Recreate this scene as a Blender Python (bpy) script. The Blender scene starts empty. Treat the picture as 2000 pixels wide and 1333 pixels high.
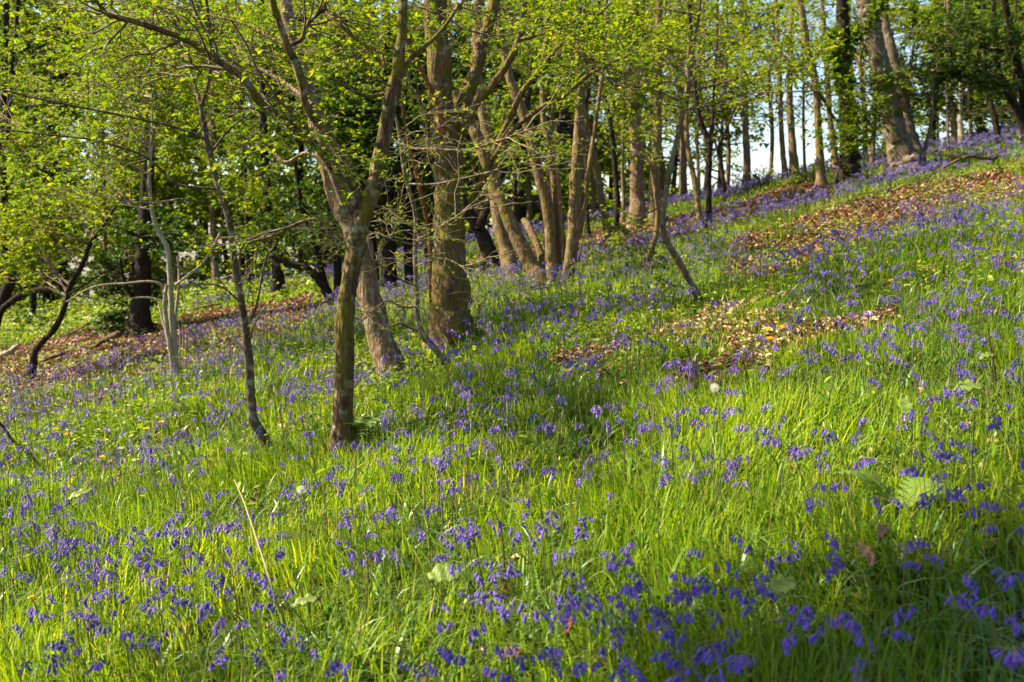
import bpy, math
import numpy as np

rng = np.random.default_rng(11)
sc = bpy.context.scene
COL = sc.collection
H, FOC, PITCH = 1.15, 1944.0, math.radians(6.1)
CP, SP = math.cos(PITCH), math.sin(PITCH)
EYE = np.array([0.0, 0.0, H])
SUN_EL, SUN_AZ = math.radians(45), math.radians(-81)      # azimuth from +y (into the picture), negative = left
SUNV = np.array([math.sin(SUN_AZ) * math.cos(SUN_EL), math.cos(SUN_AZ) * math.cos(SUN_EL), math.sin(SUN_EL)])

# ------------------------------------------------------------------ helpers
def waves(x, y, seed, scale, n=7):
    r = np.random.default_rng(seed)
    out = np.zeros(np.broadcast(x, y).shape)
    for i in range(n):
        a = r.uniform(0, 2 * math.pi); k = 2 * math.pi / scale * r.uniform(0.55, 1.7)
        out = out + np.sin(k * (np.cos(a) * x + np.sin(a) * y) + r.uniform(0, 6.28))
    return out / math.sqrt(n / 2.0)          # roughly unit variance

def terrain(x, y):
    x = np.asarray(x, float); y = np.asarray(y, float)
    z = 0.2 * 70 * np.tanh(x / 70) + 0.05 * 60 * np.tanh(y / 60)
    z = z + 0.035 * waves(x, y, 5, 3.5) * np.clip((np.hypot(x, y) - 1) / 6, 0, 1) + 0.006 * waves(x, y, 6, 0.7)
    yc = 19 + 0.45 * (np.sqrt(x * x + 9) - x) + 0.2 * (np.sqrt(x * x + 9) + x)
    d = np.maximum(0, y - yc)
    z = z - np.where(d < 20, 0.008 * d * d, 3.2 + 0.32 * (d - 20))
    return z

def ray(px, py):
    a, b = (px - 1000) / FOC, (666.5 - py) / FOC
    return np.array([a, CP + b * SP, -SP + b * CP])

def P(px, py, Y):                       # the point seen at a photo position, Y metres ahead
    d = ray(px, py)
    return EYE + d * (Y / d[1])

def G(px, py, dz=0.0):                  # where the ground (raised by dz) meets that line of sight
    d = ray(px, py); d = d / d[1]
    t = np.arange(1.0, 70, 0.05)
    q = EYE[None] + d[None] * t[:, None]
    f = q[:, 2] - terrain(q[:, 0], q[:, 1]) - dz
    i = np.argmax(f < 0)
    if f[i] >= 0:
        i = int(np.argmin(f[: 700]))
        return np.array([q[i, 0], q[i, 1], terrain(q[i, 0], q[i, 1])])
    lo, hi = t[max(i - 1, 0)], t[i]
    for _ in range(20):
        m = (lo + hi) / 2; p = EYE + d * m
        if p[2] - terrain(p[0], p[1]) - dz < 0: hi = m
        else: lo = m
    p = EYE + d * hi
    return np.array([p[0], p[1], float(terrain(p[0], p[1]))])

def inpoly(x, y, poly):
    c = np.zeros(np.shape(x), bool); n = len(poly)
    for i in range(n):
        x1, y1 = poly[i][:2]; x2, y2 = poly[i - 1][:2]
        c ^= ((y1 > y) != (y2 > y)) & (x < (x2 - x1) * (y - y1) / (y2 - y1 + 1e-12) + x1)
    return c

class MB:
    def __init__(s): s.v = []; s.f = []; s.n = 0
    def add(s, V, F, mat=0):
        V = np.asarray(V, float).reshape(-1, 3); F = np.asarray(F, int)
        s.v.append(V); s.f.append((F + s.n, mat)); s.n += len(V)
    def build(s, name, mats, parent=None, origin=None, smooth=False):
        V = np.concatenate(s.v) if s.v else np.zeros((0, 3))
        if origin is not None: V = V - np.asarray(origin)[None]
        me = bpy.data.meshes.new(name)
        me.vertices.add(len(V)); me.vertices.foreach_set("co", V.astype(np.float32).ravel())
        loops = np.concatenate([f.ravel() for f, m in s.f]).astype(np.int32)
        tot = np.concatenate([np.full(len(f), f.shape[1]) for f, m in s.f])
        st = np.concatenate([[0], np.cumsum(tot)[:-1]]).astype(np.int32)
        mi = np.concatenate([np.full(len(f), m) for f, m in s.f]).astype(np.int32)
        me.loops.add(len(loops)); me.loops.foreach_set("vertex_index", loops)
        me.polygons.add(len(st)); me.polygons.foreach_set("loop_start", st)
        me.polygons.foreach_set("material_index", mi)
        if smooth: me.polygons.foreach_set("use_smooth", np.ones(len(st), bool))
        me.update(calc_edges=True)
        for m in (mats if isinstance(mats, (list, tuple)) else [mats]): me.materials.append(m)
        o = bpy.data.objects.new(name, me); COL.objects.link(o)
        if parent is not None: o.parent = parent
        elif origin is not None: o.location = origin
        return o

def tag(o, label=None, cat=None, group=None, kind=None):
    if label: o["label"] = label
    if cat: o["category"] = cat
    if group: o["group"] = group
    if kind: o["kind"] = kind
    return o

def empty(name, loc, label, cat, group=None):
    o = bpy.data.objects.new(name, None); COL.objects.link(o); o.location = loc
    o.empty_display_size = 0.1
    return tag(o, label, cat, group)

def norm(v): return v / (np.linalg.norm(v, axis=-1, keepdims=True) + 1e-12)

def tubes(mb, Pt, R, k, mat=0, lump=0.0, cap=False):
    Pt = np.asarray(Pt, float); R = np.asarray(R, float)
    B, n, _ = Pt.shape
    if B == 0: return
    T = norm(np.gradient(Pt, axis=1))
    mt = np.abs(T.mean(1)); ref = np.eye(3)[np.argmin(mt, axis=1)]
    ref = np.repeat(ref[:, None], n, 1)
    n1 = norm(ref - T * (T * ref).sum(-1, keepdims=True)); n2 = np.cross(T, n1)
    a = np.arange(k) * 2 * math.pi / k
    rr = R[:, :, None] * np.ones(k)
    if lump:
        s = np.arange(n)[None, :, None]
        ph = rng.uniform(0, 6.28, (B, 1, 1))
        rr = rr * (1 + lump * (np.sin(2 * a + s * 0.5 + ph) + np.sin(3 * a - s * 0.83 + 2 * ph) + 0.8 * np.sin(5 * a + s * 1.7 + ph * 3) + 0.6 * np.sin(s * 1.13 + 5 * ph)))
    V = Pt[:, :, None] + rr[..., None] * (np.cos(a)[None, None, :, None] * n1[:, :, None] + np.sin(a)[None, None, :, None] * n2[:, :, None])
    base = (np.arange(B) * n * k)[:, None, None]
    i = np.arange(n - 1)[None, :, None] * k; j = np.arange(k)[None, None, :]; j2 = (j + 1) % k
    F = np.stack([base + i + j, base + i + j2, base + i + k + j2, base + i + k + j], -1).reshape(-1, 4)
    mb.add(V.reshape(-1, 3), F, mat)
    if cap:
        for b in range(B):
            mb.f.append((np.array([[mb.n - B * n * k + b * n * k + (n - 1) * k + q for q in range(k)]]), mat))

def smoothline(pts, n):
    pts = np.asarray(pts, float)
    if len(pts) == 2: pts = np.array([pts[0], pts.mean(0), pts[1]])
    m = len(pts); ext = np.vstack([2 * pts[0] - pts[1], pts, 2 * pts[-1] - pts[-2]])
    u = np.linspace(0, m - 1 - 1e-6, n); i = u.astype(int); t = (u - i)[:, None]
    p0, p1, p2, p3 = ext[i], ext[i + 1], ext[i + 2], ext[i + 3]
    return 0.5 * (2 * p1 + (p2 - p0) * t + (2 * p0 - 5 * p1 + 4 * p2 - p3) * t ** 2 + (3 * p1 - p0 - 3 * p2 + p3) * t ** 3)

# ------------------------------------------------------------------ materials
def newmat(name):
    m = bpy.data.materials.new(name); m.use_nodes = True
    nt = m.node_tree; nt.nodes.clear()
    out = nt.nodes.new("ShaderNodeOutputMaterial")
    return m, nt, out

def node(nt, typ, **kw):
    n = nt.nodes.new(typ)
    for k, v in kw.items():
        if k in n.inputs: n.inputs[k].default_value = v
        else: setattr(n, k, v)
    return n

def ramp(nt, stops, fac):
    r = nt.nodes.new("ShaderNodeValToRGB"); e = r.color_ramp.elements
    while len(e) < len(stops): e.new(0.5)
    for i, (p, c) in enumerate(stops):
        e[i].position = p; e[i].color = (c[0], c[1], c[2], 1)
    nt.links.new(fac, r.inputs[0]); return r.outputs[0]

def mixc(nt, fac, a, b, mode="MIX"):
    n = nt.nodes.new("ShaderNodeMix"); n.data_type = "RGBA"; n.blend_type = mode
    for sock, v in ((n.inputs[0], fac), (n.inputs[6], a), (n.inputs[7], b)):
        if hasattr(v, "links"): nt.links.new(v, sock)
        elif isinstance(v, tuple): sock.default_value = (*v, 1) if len(v) == 3 else v
        else: sock.default_value = v
    return n.outputs[2]

def leafy(name, stops, trans=0.5, tint=(1.35, 1.25, 0.5), rough=0.6, spec=0.18, patch=None, pscale=0.6):
    m, nt, out = newmat(name)
    g = nt.nodes.new("ShaderNodeNewGeometry")
    col = ramp(nt, stops, g.outputs["Random Per Island"])
    if patch:
        tc = nt.nodes.new("ShaderNodeTexCoord")
        nz = node(nt, "ShaderNodeTexNoise", Scale=pscale, Detail=3.0)
        nt.links.new(tc.outputs["Object"], nz.inputs["Vector"])
        f = ramp(nt, [(0.42, (0, 0, 0)), (0.62, (1, 1, 1))], nz.outputs[0])
        col = mixc(nt, f, col, mixc(nt, 0.65, col, patch))
    b = node(nt, "ShaderNodeBsdfPrincipled", Roughness=rough)
    b.inputs["Specular IOR Level"].default_value = spec
    nt.links.new(col, b.inputs["Base Color"])
    t = nt.nodes.new("ShaderNodeBsdfTranslucent")
    nt.links.new(mixc(nt, 1.0, col, tint, "MULTIPLY"), t.inputs["Color"])
    mx = nt.nodes.new("ShaderNodeMixShader"); mx.inputs[0].default_value = trans
    nt.links.new(b.outputs[0], mx.inputs[1]); nt.links.new(t.outputs[0], mx.inputs[2])
    nt.links.new(mx.outputs[0], out.inputs[0])
    return m

BK = 0.7
def bark(name, c1, c2, c3, moss=0.0, mosscol=(0.17, 0.14, 0.012), lichen=0.0, lichcol=(0.40, 0.35, 0.25), vscale=1.0, bump=0.6, crack=0.5, ring=0.0):
    c1, c2, c3, lichcol, mosscol = [tuple(BK * q for q in c) for c in (c1, c2, c3, lichcol, mosscol)]
    m, nt, out = newmat(name)
    tc = nt.nodes.new("ShaderNodeTexCoord")
    mp = node(nt, "ShaderNodeMapping"); mp.inputs["Scale"].default_value = (30 * vscale, 30 * vscale, 7 * vscale)
    nt.links.new(tc.outputs["Object"], mp.inputs[0])
    n1 = node(nt, "ShaderNodeTexNoise", Scale=1.0, Detail=6.0, Roughness=0.65); nt.links.new(mp.outputs[0], n1.inputs["Vector"])
    col = ramp(nt, [(0.3, c1), (0.52, c2), (0.72, c3)], n1.outputs[0])
    vo = node(nt, "ShaderNodeTexVoronoi", Scale=1.3); vo.feature = "DISTANCE_TO_EDGE"; nt.links.new(mp.outputs[0], vo.inputs["Vector"])
    ck = ramp(nt, [(0.0, (1, 1, 1)), (0.13, (0, 0, 0))], vo.outputs[0])
    col = mixc(nt, mixc(nt, crack, (0, 0, 0), ck), col, tuple(0.3 * x for x in c1))
    n2 = node(nt, "ShaderNodeTexNoise", Scale=17.0 * vscale, Detail=5.0, Roughness=0.6); nt.links.new(tc.outputs["Object"], n2.inputs["Vector"])
    if lichen:
        f = ramp(nt, [(0.60 - 0.14 * lichen, (0, 0, 0)), (0.66 - 0.12 * lichen, (1, 1, 1))], n2.outputs[0])
        col = mixc(nt, f, col, mixc(nt, n1.outputs[0], tuple(0.55 * x for x in lichcol), lichcol))
    if moss:
        n3 = node(nt, "ShaderNodeTexNoise", Scale=5.5, Detail=7.0, Roughness=0.75, Distortion=0.5); nt.links.new(tc.outputs["Object"], n3.inputs["Vector"])
        f = ramp(nt, [(0.62 - 0.22 * moss, (0, 0, 0)), (0.72 - 0.2 * moss, (1, 1, 1))], n3.outputs[0])
        col = mixc(nt, mixc(nt, 0.85, (0, 0, 0), f), col, mixc(nt, n1.outputs[0], tuple(0.45 * x for x in mosscol), tuple(1.5 * x for x in mosscol)))
    b = node(nt, "ShaderNodeBsdfPrincipled", Roughness=0.9); b.inputs["Specular IOR Level"].default_value = 0.15
    nt.links.new(col, b.inputs["Base Color"])
    hsum = nt.nodes.new("ShaderNodeMath"); hsum.operation = "ADD"
    nt.links.new(n1.outputs[0], hsum.inputs[0]); nt.links.new(vo.outputs[0], hsum.inputs[1])
    bp = node(nt, "ShaderNodeBump", Strength=bump, Distance=0.03)
    nt.links.new(hsum.outputs[0], bp.inputs["Height"]); nt.links.new(bp.outputs[0], b.inputs["Normal"])
    nt.links.new(b.outputs[0], out.inputs[0])
    return m

def plain(name, c, rough=0.8, c2=None, scale=60.0, trans=0.0):
    m, nt, out = newmat(name)
    tc = nt.nodes.new("ShaderNodeTexCoord")
    nz = node(nt, "ShaderNodeTexNoise", Scale=scale, Detail=4.0); nt.links.new(tc.outputs["Object"], nz.inputs["Vector"])
    col = mixc(nt, nz.outputs[0], c, c2 or tuple(0.6 * x for x in c))
    b = node(nt, "ShaderNodeBsdfPrincipled", Roughness=rough); b.inputs["Specular IOR Level"].default_value = 0.3
    nt.links.new(col, b.inputs["Base Color"])
    if trans:
        t = nt.nodes.new("ShaderNodeBsdfTranslucent"); nt.links.new(col, t.inputs["Color"])
        mx = nt.nodes.new("ShaderNodeMixShader"); mx.inputs[0].default_value = trans
        nt.links.new(b.outputs[0], mx.inputs[1]); nt.links.new(t.outputs[0], mx.inputs[2]); nt.links.new(mx.outputs[0], out.inputs[0])
    else:
        nt.links.new(b.outputs[0], out.inputs[0])
    return m

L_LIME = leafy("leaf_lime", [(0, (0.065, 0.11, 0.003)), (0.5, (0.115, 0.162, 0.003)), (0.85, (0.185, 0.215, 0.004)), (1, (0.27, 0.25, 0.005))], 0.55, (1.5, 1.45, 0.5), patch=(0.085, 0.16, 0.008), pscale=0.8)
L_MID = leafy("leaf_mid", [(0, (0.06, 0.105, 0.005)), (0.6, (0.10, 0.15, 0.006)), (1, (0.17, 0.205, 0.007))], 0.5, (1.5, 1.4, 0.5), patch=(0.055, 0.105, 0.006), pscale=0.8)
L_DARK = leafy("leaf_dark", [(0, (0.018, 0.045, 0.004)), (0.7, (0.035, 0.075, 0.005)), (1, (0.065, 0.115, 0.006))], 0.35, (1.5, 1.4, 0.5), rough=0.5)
L_GREY = leafy("leaf_greygreen", [(0, (0.075, 0.11, 0.02)), (0.6, (0.12, 0.16, 0.02)), (1, (0.17, 0.20, 0.03))], 0.45, (1.4, 1.35, 0.6))
L_GRASS = leafy("grass_blade", [(0, (0.072, 0.155, 0.004)), (0.35, (0.165, 0.28, 0.005)), (0.72, (0.265, 0.37, 0.007)), (0.93, (0.37, 0.41, 0.018)), (0.97, (0.36, 0.31, 0.12)), (1, (0.45, 0.38, 0.18))], 0.5, (1.5, 1.35, 0.4), rough=0.5, spec=0.25, patch=(0.075, 0.16, 0.006), pscale=0.55)
L_STRAP = leafy("bluebell_leaf", [(0, (0.045, 0.105, 0.012)), (0.6, (0.085, 0.155, 0.016)), (1, (0.13, 0.19, 0.02))], 0.3, (1.3, 1.4, 0.4), rough=0.42, spec=0.4)
L_HERB = leafy("herb_leaf", [(0, (0.10, 0.16, 0.012)), (0.6, (0.18, 0.24, 0.016)), (0.9, (0.27, 0.31, 0.03)), (1, (0.30, 0.30, 0.08))], 0.4, (1.3, 1.3, 0.45), rough=0.5, spec=0.3)
L_LITTER = leafy("dead_leaf", [(0, (0.065, 0.027, 0.012)), (0.4, (0.17, 0.078, 0.036)), (0.78, (0.29, 0.16, 0.085)), (1, (0.40, 0.26, 0.14))], 0.12, (1.2, 0.9, 0.6), rough=0.55, spec=0.3)
L_BLEACHED = leafy("bleached_dead_leaf", [(0, (0.12, 0.07, 0.035)), (0.4, (0.27, 0.18, 0.10)), (0.8, (0.42, 0.31, 0.19)), (1, (0.58, 0.46, 0.30))], 0.15, (1.1, 0.9, 0.6), rough=0.55, spec=0.3)
L_PETAL = leafy("bluebell_petal", [(0, (0.065, 0.032, 0.27)), (0.5, (0.125, 0.07, 0.40)), (0.85, (0.20, 0.125, 0.49)), (1, (0.30, 0.17, 0.50))], 0.35, (1.2, 0.85, 1.0), rough=0.5, spec=0.3)
M_STEM = leafy("bluebell_stem", [(0, (0.09, 0.13, 0.03)), (0.6, (0.13, 0.17, 0.04)), (1, (0.10, 0.08, 0.09))], 0.2, rough=0.4)
M_BUD = plain("bluebell_bud", (0.10, 0.07, 0.22), 0.5)
B_MOSSY = bark("bark_mossy", (0.05, 0.028, 0.014), (0.14, 0.078, 0.04), (0.36, 0.22, 0.12), moss=0.82, lichen=0.3)
B_OAK = bark("bark_broad", (0.085, 0.05, 0.026), (0.19, 0.115, 0.06), (0.33, 0.19, 0.095), moss=0.78, lichen=0.15)
B_PALE = bark("bark_pale", (0.24, 0.185, 0.12), (0.45, 0.365, 0.25), (0.62, 0.53, 0.38), lichen=0.4, crack=0.2, bump=0.3, vscale=1.3)
B_GREY = bark("bark_grey", (0.10, 0.07, 0.042), (0.20, 0.145, 0.09), (0.34, 0.265, 0.18), lichen=0.35, moss=0.12, crack=0.25, bump=0.4)
B_SLENDER = bark("bark_slender", (0.06, 0.042, 0.026), (0.13, 0.095, 0.058), (0.26, 0.20, 0.135), lichen=0.3, moss=0.2, crack=0.25, bump=0.4)
B_PINK = bark("bark_pinkish", (0.13, 0.07, 0.04), (0.26, 0.155, 0.09), (0.40, 0.31, 0.25), lichen=0.45, moss=0.35, crack=0.35)
B_HAZEL = bark("bark_hazel", (0.11, 0.065, 0.028), (0.22, 0.14, 0.062), (0.33, 0.23, 0.115), moss=0.45, lichen=0.15, crack=0.25, bump=0.4)
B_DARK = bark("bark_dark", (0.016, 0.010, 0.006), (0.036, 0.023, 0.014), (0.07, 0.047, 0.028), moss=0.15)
B_BEECH = bark("bark_beech", (0.085, 0.06, 0.04), (0.16, 0.12, 0.08), (0.24, 0.185, 0.125), moss=0.3, lichen=0.25, crack=0.1, bump=0.25)
B_RUST = bark("bark_peeled", (0.16, 0.06, 0.02), (0.30, 0.125, 0.04), (0.42, 0.22, 0.09), crack=0.4)
B_TWIG = bark("bark_twig", (0.09, 0.06, 0.035), (0.17, 0.12, 0.075), (0.28, 0.22, 0.15), crack=0.0, bump=0.1, lichen=0.2)
B_TWIGPALE = bark("bark_twig_pale", (0.20, 0.15, 0.085), (0.34, 0.26, 0.16), (0.46, 0.38, 0.25), crack=0.0, bump=0.1, lichen=0.2)

# ------------------------------------------------------------------ patches of the wood floor
def ground_poly(pts): return [G(a, b) for a, b in pts]
LITTER = [ground_poly(p) for p in (
    [(1330, 640), (1450, 590), (1600, 572), (1650, 600), (1620, 640), (1520, 700), (1380, 728), (1240, 705), (1180, 655)],
    [(1462, 478), (1520, 438), (1600, 408), (1750, 372), (1900, 340), (2010, 318), (2010, 388), (1830, 428), (1690, 482), (1570, 535), (1470, 545)],
    [(1130, 455), (1200, 440), (1400, 412), (1480, 378), (1620, 352), (1610, 392), (1490, 425), (1400, 455), (1250, 492), (1150, 510)],
    [(-60, 800), (60, 775), (150, 752), (300, 730), (430, 692), (640, 628), (645, 588), (560, 588), (420, 606), (330, 634), (260, 634), (190, 640), (100, 658), (-60, 690)],
    [(915, 505), (1000, 490), (1180, 455), (1190, 470), (1060, 520), (960, 545), (920, 545)],
    [(1830, 515), (1880, 490), (1930, 480), (1920, 500), (1850, 530)],
    [(130, 790), (230, 760), (240, 775), (150, 805)])]
MEADOW = ground_poly([(-80, 690), (100, 656), (190, 638), (330, 632), (420, 604), (560, 586), (640, 580), (600, 566), (300, 585), (0, 615), (-80, 630)])
SPARSE = [ground_poly(p) for p in ([(1330, 770), (1800, 700), (2000, 800), (1500, 960), (1350, 950)], [(900, 780), (1150, 740), (1250, 850), (1000, 900), (880, 860)], [(480, 690), (640, 640), (640, 690), (500, 740)], [(0, 1060), (300, 960), (480, 980), (420, 1040), (150, 1130), (0, 1150)])]
DENSE = [ground_poly(p) for p in ([(920, 560), (1250, 470), (1330, 470), (1250, 560), (960, 610)], [(1500, 570), (1700, 495), (2010, 395), (2010, 540), (1700, 560)], [(1270, 465), (1600, 385), (1750, 345), (2010, 258), (2010, 318), (1620, 420), (1400, 470)], [(0, 770), (400, 670), (640, 640), (650, 800), (420, 850), (0, 900)], [(920, 630), (1130, 580), (1180, 670), (980, 740)])]

def litter_mask(x, y):
    m = np.zeros(np.shape(x))
    jx = x + 0.25 * waves(x, y, 41, 1.1); jy = y + 0.35 * waves(x, y, 42, 1.1)
    for p in LITTER: m = np.maximum(m, inpoly(jx, jy, p).astype(float))
    return m

# ------------------------------------------------------------------ ground
def make_ground():
    xs = np.unique(np.concatenate([np.linspace(-8, 8, 161), np.linspace(-40, 40, 161), np.linspace(-160, 160, 65)]))
    ys = np.unique(np.concatenate([np.linspace(-4, 14, 181), np.linspace(-10, 50, 121), np.linspace(-60, 200, 53)]))
    X, Y = np.meshgrid(xs, ys); V = np.stack([X, Y, terrain(X, Y)], -1).reshape(-1, 3)
    nx, ny = len(xs), len(ys)
    i = np.arange(ny - 1)[:, None] * nx + np.arange(nx - 1)[None]
    F = np.stack([i, i + 1, i + nx + 1, i + nx], -1).reshape(-1, 4)
    m, nt, out = newmat("wood_floor")
    tc = nt.nodes.new("ShaderNodeTexCoord")
    n1 = node(nt, "ShaderNodeTexNoise", Scale=22.0, Detail=8.0, Roughness=0.7); nt.links.new(tc.outputs["Object"], n1.inputs["Vector"])
    n2 = node(nt, "ShaderNodeTexNoise", Scale=1.2, Detail=4.0); nt.links.new(tc.outputs["Object"], n2.inputs["Vector"])
    soil = ramp(nt, [(0.3, (0.018, 0.011, 0.006)), (0.5, (0.06, 0.034, 0.017)), (0.72, (0.15, 0.085, 0.045))], n1.outputs[0])
    green = ramp(nt, [(0.3, (0.012, 0.026, 0.004)), (0.7, (0.055, 0.085, 0.010))], n1.outputs[0])
    f = ramp(nt, [(0.38, (0, 0, 0)), (0.6, (1, 1, 1))], n2.outputs[0])
    at = nt.nodes.new("ShaderNodeAttribute"); at.attribute_name = "litter"
    inv = nt.nodes.new("ShaderNodeMath"); inv.operation = "SUBTRACT"; inv.inputs[0].default_value = 1.0
    nt.links.new(at.outputs["Fac"], inv.inputs[1])
    f2 = nt.nodes.new("ShaderNodeMath"); f2.operation = "MULTIPLY"; nt.links.new(inv.outputs[0], f2.inputs[1]); f2.inputs[0].default_value = 0.8
    col = mixc(nt, f2.outputs[0], soil, green)
    b = node(nt, "ShaderNodeBsdfPrincipled", Roughness=0.95); b.inputs["Specular IOR Level"].default_value = 0.1
    nt.links.new(col, b.inputs["Base Color"])
    bp = node(nt, "ShaderNodeBump", Strength=0.8, Distance=0.05); nt.links.new(n1.outputs[0], bp.inputs["Height"]); nt.links.new(bp.outputs[0], b.inputs["Normal"])
    nt.links.new(b.outputs[0], out.inputs[0])
    mb = MB(); mb.add(V, F); o = mb.build("ground", m, smooth=True)
    a = o.data.attributes.new("litter", "FLOAT", "POINT"); a.data.foreach_set("value", litter_mask(V[:, 0], V[:, 1]).astype(np.float32))
    tag(o, "sloping woodland floor rising to the right", "ground", kind="structure")
make_ground()

def scatter(bands, margin=1.0, slope=0.56):
    out = []
    for y0, y1, dens in bands:
        w = slope * y1 + margin
        n = int(2 * w * (y1 - y0) * dens)
        x = rng.uniform(-w, w, n); y = rng.uniform(y0, y1, n)
        k = np.abs(x) < slope * y + margin
        out.append(np.stack([x[k], y[k]], 1))
    return np.concatenate(out)

# ------------------------------------------------------------------ grass
def blades(mb, xy, h, w, lean, ang, nseg, mat=0, tip=0.15, arch=1.0):
    n = len(xy); z = terrain(xy[:, 0], xy[:, 1])
    base = np.stack([xy[:, 0], xy[:, 1], z - 0.01], 1)
    t = np.linspace(0, 1, nseg + 1)
    d = np.stack([np.cos(ang), np.sin(ang), 0 * ang], 1)
    fa = ang + rng.normal(0, 0.9, n)
    s = np.stack([-np.sin(fa), np.cos(fa), 0 * fa], 1)
    hh = h[:, None] * (t[None] - 0.42 * arch * (lean[:, None] * t[None] ** 2.2))
    ho = h[:, None] * lean[:, None] * t[None] ** 1.7
    C = base[:, None] + ho[..., None] * d[:, None] + hh[..., None] * np.array([0, 0, 1.0])
    wd = w[:, None] * (1 - (1 - tip) * t[None] ** 1.8) * 0.5
    Lf = C - wd[..., None] * s[:, None]; Rt = C + wd[..., None] * s[:, None]
    V = np.stack([Lf, Rt], 2).reshape(n, -1, 3)
    k = 2 * (nseg + 1)
    q = np.array([[2 * i, 2 * i + 1, 2 * i + 3, 2 * i + 2] for i in range(nseg)])
    F = (np.arange(n)[:, None, None] * k + q[None]).reshape(-1, 4)
    mb.add(V.reshape(-1, 3), F, mat)

FEET = [G(*q)[:2] for q in ((668, 878), (522, 874), (770, 735), (886, 690), (346, 745), (1368, 595), (60, 748))]
def make_grass():
    mb = MB()
    for bands, nseg in (([(0.9, 2.2, 7500), (2.2, 3.4, 6000), (3.4, 5.0, 4200)], 4), ([(5.0, 8.0, 2200), (8.0, 12.0, 850)], 3), ([(12, 20, 260), (20, 42, 75)], 2)):
        xy = scatter(bands, 1.9)
        x, y = xy.T
        lit = litter_mask(x, y)
        dn = 0.62 + 0.28 * waves(x, y, 21, 1.6) + 0.18 * waves(x, y, 22, 0.45)
        k = rng.random(len(x)) < np.clip(dn, 0.3, 1) * (1 - np.where(inpoly(x, y, LITTER[0]), 0.3, 0.9) * lit) * np.clip(0.62 + 0.5 * (y - 1.8), 0.62, 1)
        xy = xy[k]; x, y = xy.T; lit = lit[k]
        dist = np.hypot(x, y)
        h = rng.gamma(6, 1 / 6, len(x)) * (0.108 + 0.026 * waves(x, y, 23, 1.3)) * (1 - 0.45 * lit)
        for fx, fy in FEET: h = h * (1 - 0.6 * np.exp(-((x - fx) ** 2 + (y - fy + 0.12) ** 2) / 0.06))
        h = np.clip(h * 0.86, 0.03, 0.2) * np.where(dist > 12, 1.15, 1)
        w = rng.uniform(0.0028, 0.0076, len(x)) * np.maximum(1, dist / 4.2) ** 0.9
        ang = 2.3 + 1.2 * waves(x, y, 24, 1.2) + rng.normal(0, 1.1, len(x))
        lean = np.clip(rng.gamma(2.2, 0.2, len(x)), 0.05, 1.4)
        blades(mb, xy, h, w, lean, ang, nseg)
    o = mb.build("grass", L_GRASS)
    tag(o, "bright green spring grass covering the slope", "grass", kind="stuff")
    # strap leaves of the bluebells, broad and arching, growing everywhere between the grass
    mb = MB()
    for bands, nseg in (([(0.9, 2.5, 1100), (2.5, 4.5, 560)], 5), ([(4.5, 9.0, 460)], 4), ([(9, 16, 110), (16, 36, 40)], 3)):
        xy = scatter(bands, 1.9); x, y = xy.T
        lit = litter_mask(x, y)
        k = rng.random(len(x)) < np.clip(0.55 + 0.4 * waves(x, y, 25, 1.1), 0.1, 1) * (1 - 0.7 * lit)
        xy = xy[k]; x, y = xy.T; dist = np.hypot(x, y)
        h = rng.uniform(0.07, 0.20, len(x)); w = rng.uniform(0.006, 0.013, len(x)) * np.maximum(1, dist / 6) ** 0.7
        blades(mb, xy, h, w, rng.uniform(0.4, 1.5, len(x)), rng.uniform(0, 6.28, len(x)), nseg, tip=0.1, arch=1.15)
    o = mb.build("bluebell_foliage", L_STRAP)
    tag(o, "arching glossy strap leaves spread through the grass", "foliage", kind="stuff")

def flat_leaves(mb, pos, size, mat=0, tilt=0.5, aspect=0.6, fold=0.25, up=None):
    n = len(pos)
    nr = norm(np.stack([rng.normal(0, tilt, n), rng.normal(0, tilt, n), np.ones(n)], 1)) if up is None else up
    r = rng.normal(size=(n, 3)); d = norm(r - nr * (r * nr).sum(1, keepdims=True)); s = np.cross(nr, d)
    l = size[:, None]; w = l * aspect * 0.5
    a = pos; tip = pos + d * l - nr * l * 0.12
    le = pos + d * l * 0.35 + s * w + nr * w * fold; ri = pos + d * l * 0.35 - s * w + nr * w * fold
    le2 = pos + d * l * 0.72 + s * w * 0.75 + nr * w * fold * 0.6; ri2 = pos + d * l * 0.72 - s * w * 0.75 + nr * w * fold * 0.6
    mid = pos + d * l * 0.55
    V = np.stack([a, ri, ri2, tip, le2, le], 1).reshape(-1, 3)
    F = (np.arange(n)[:, None, None] * 6 + np.array([[0, 1, 2, 3], [0, 3, 4, 5]])[None]).reshape(-1, 4)
    mb.add(V, F, mat)

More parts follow.
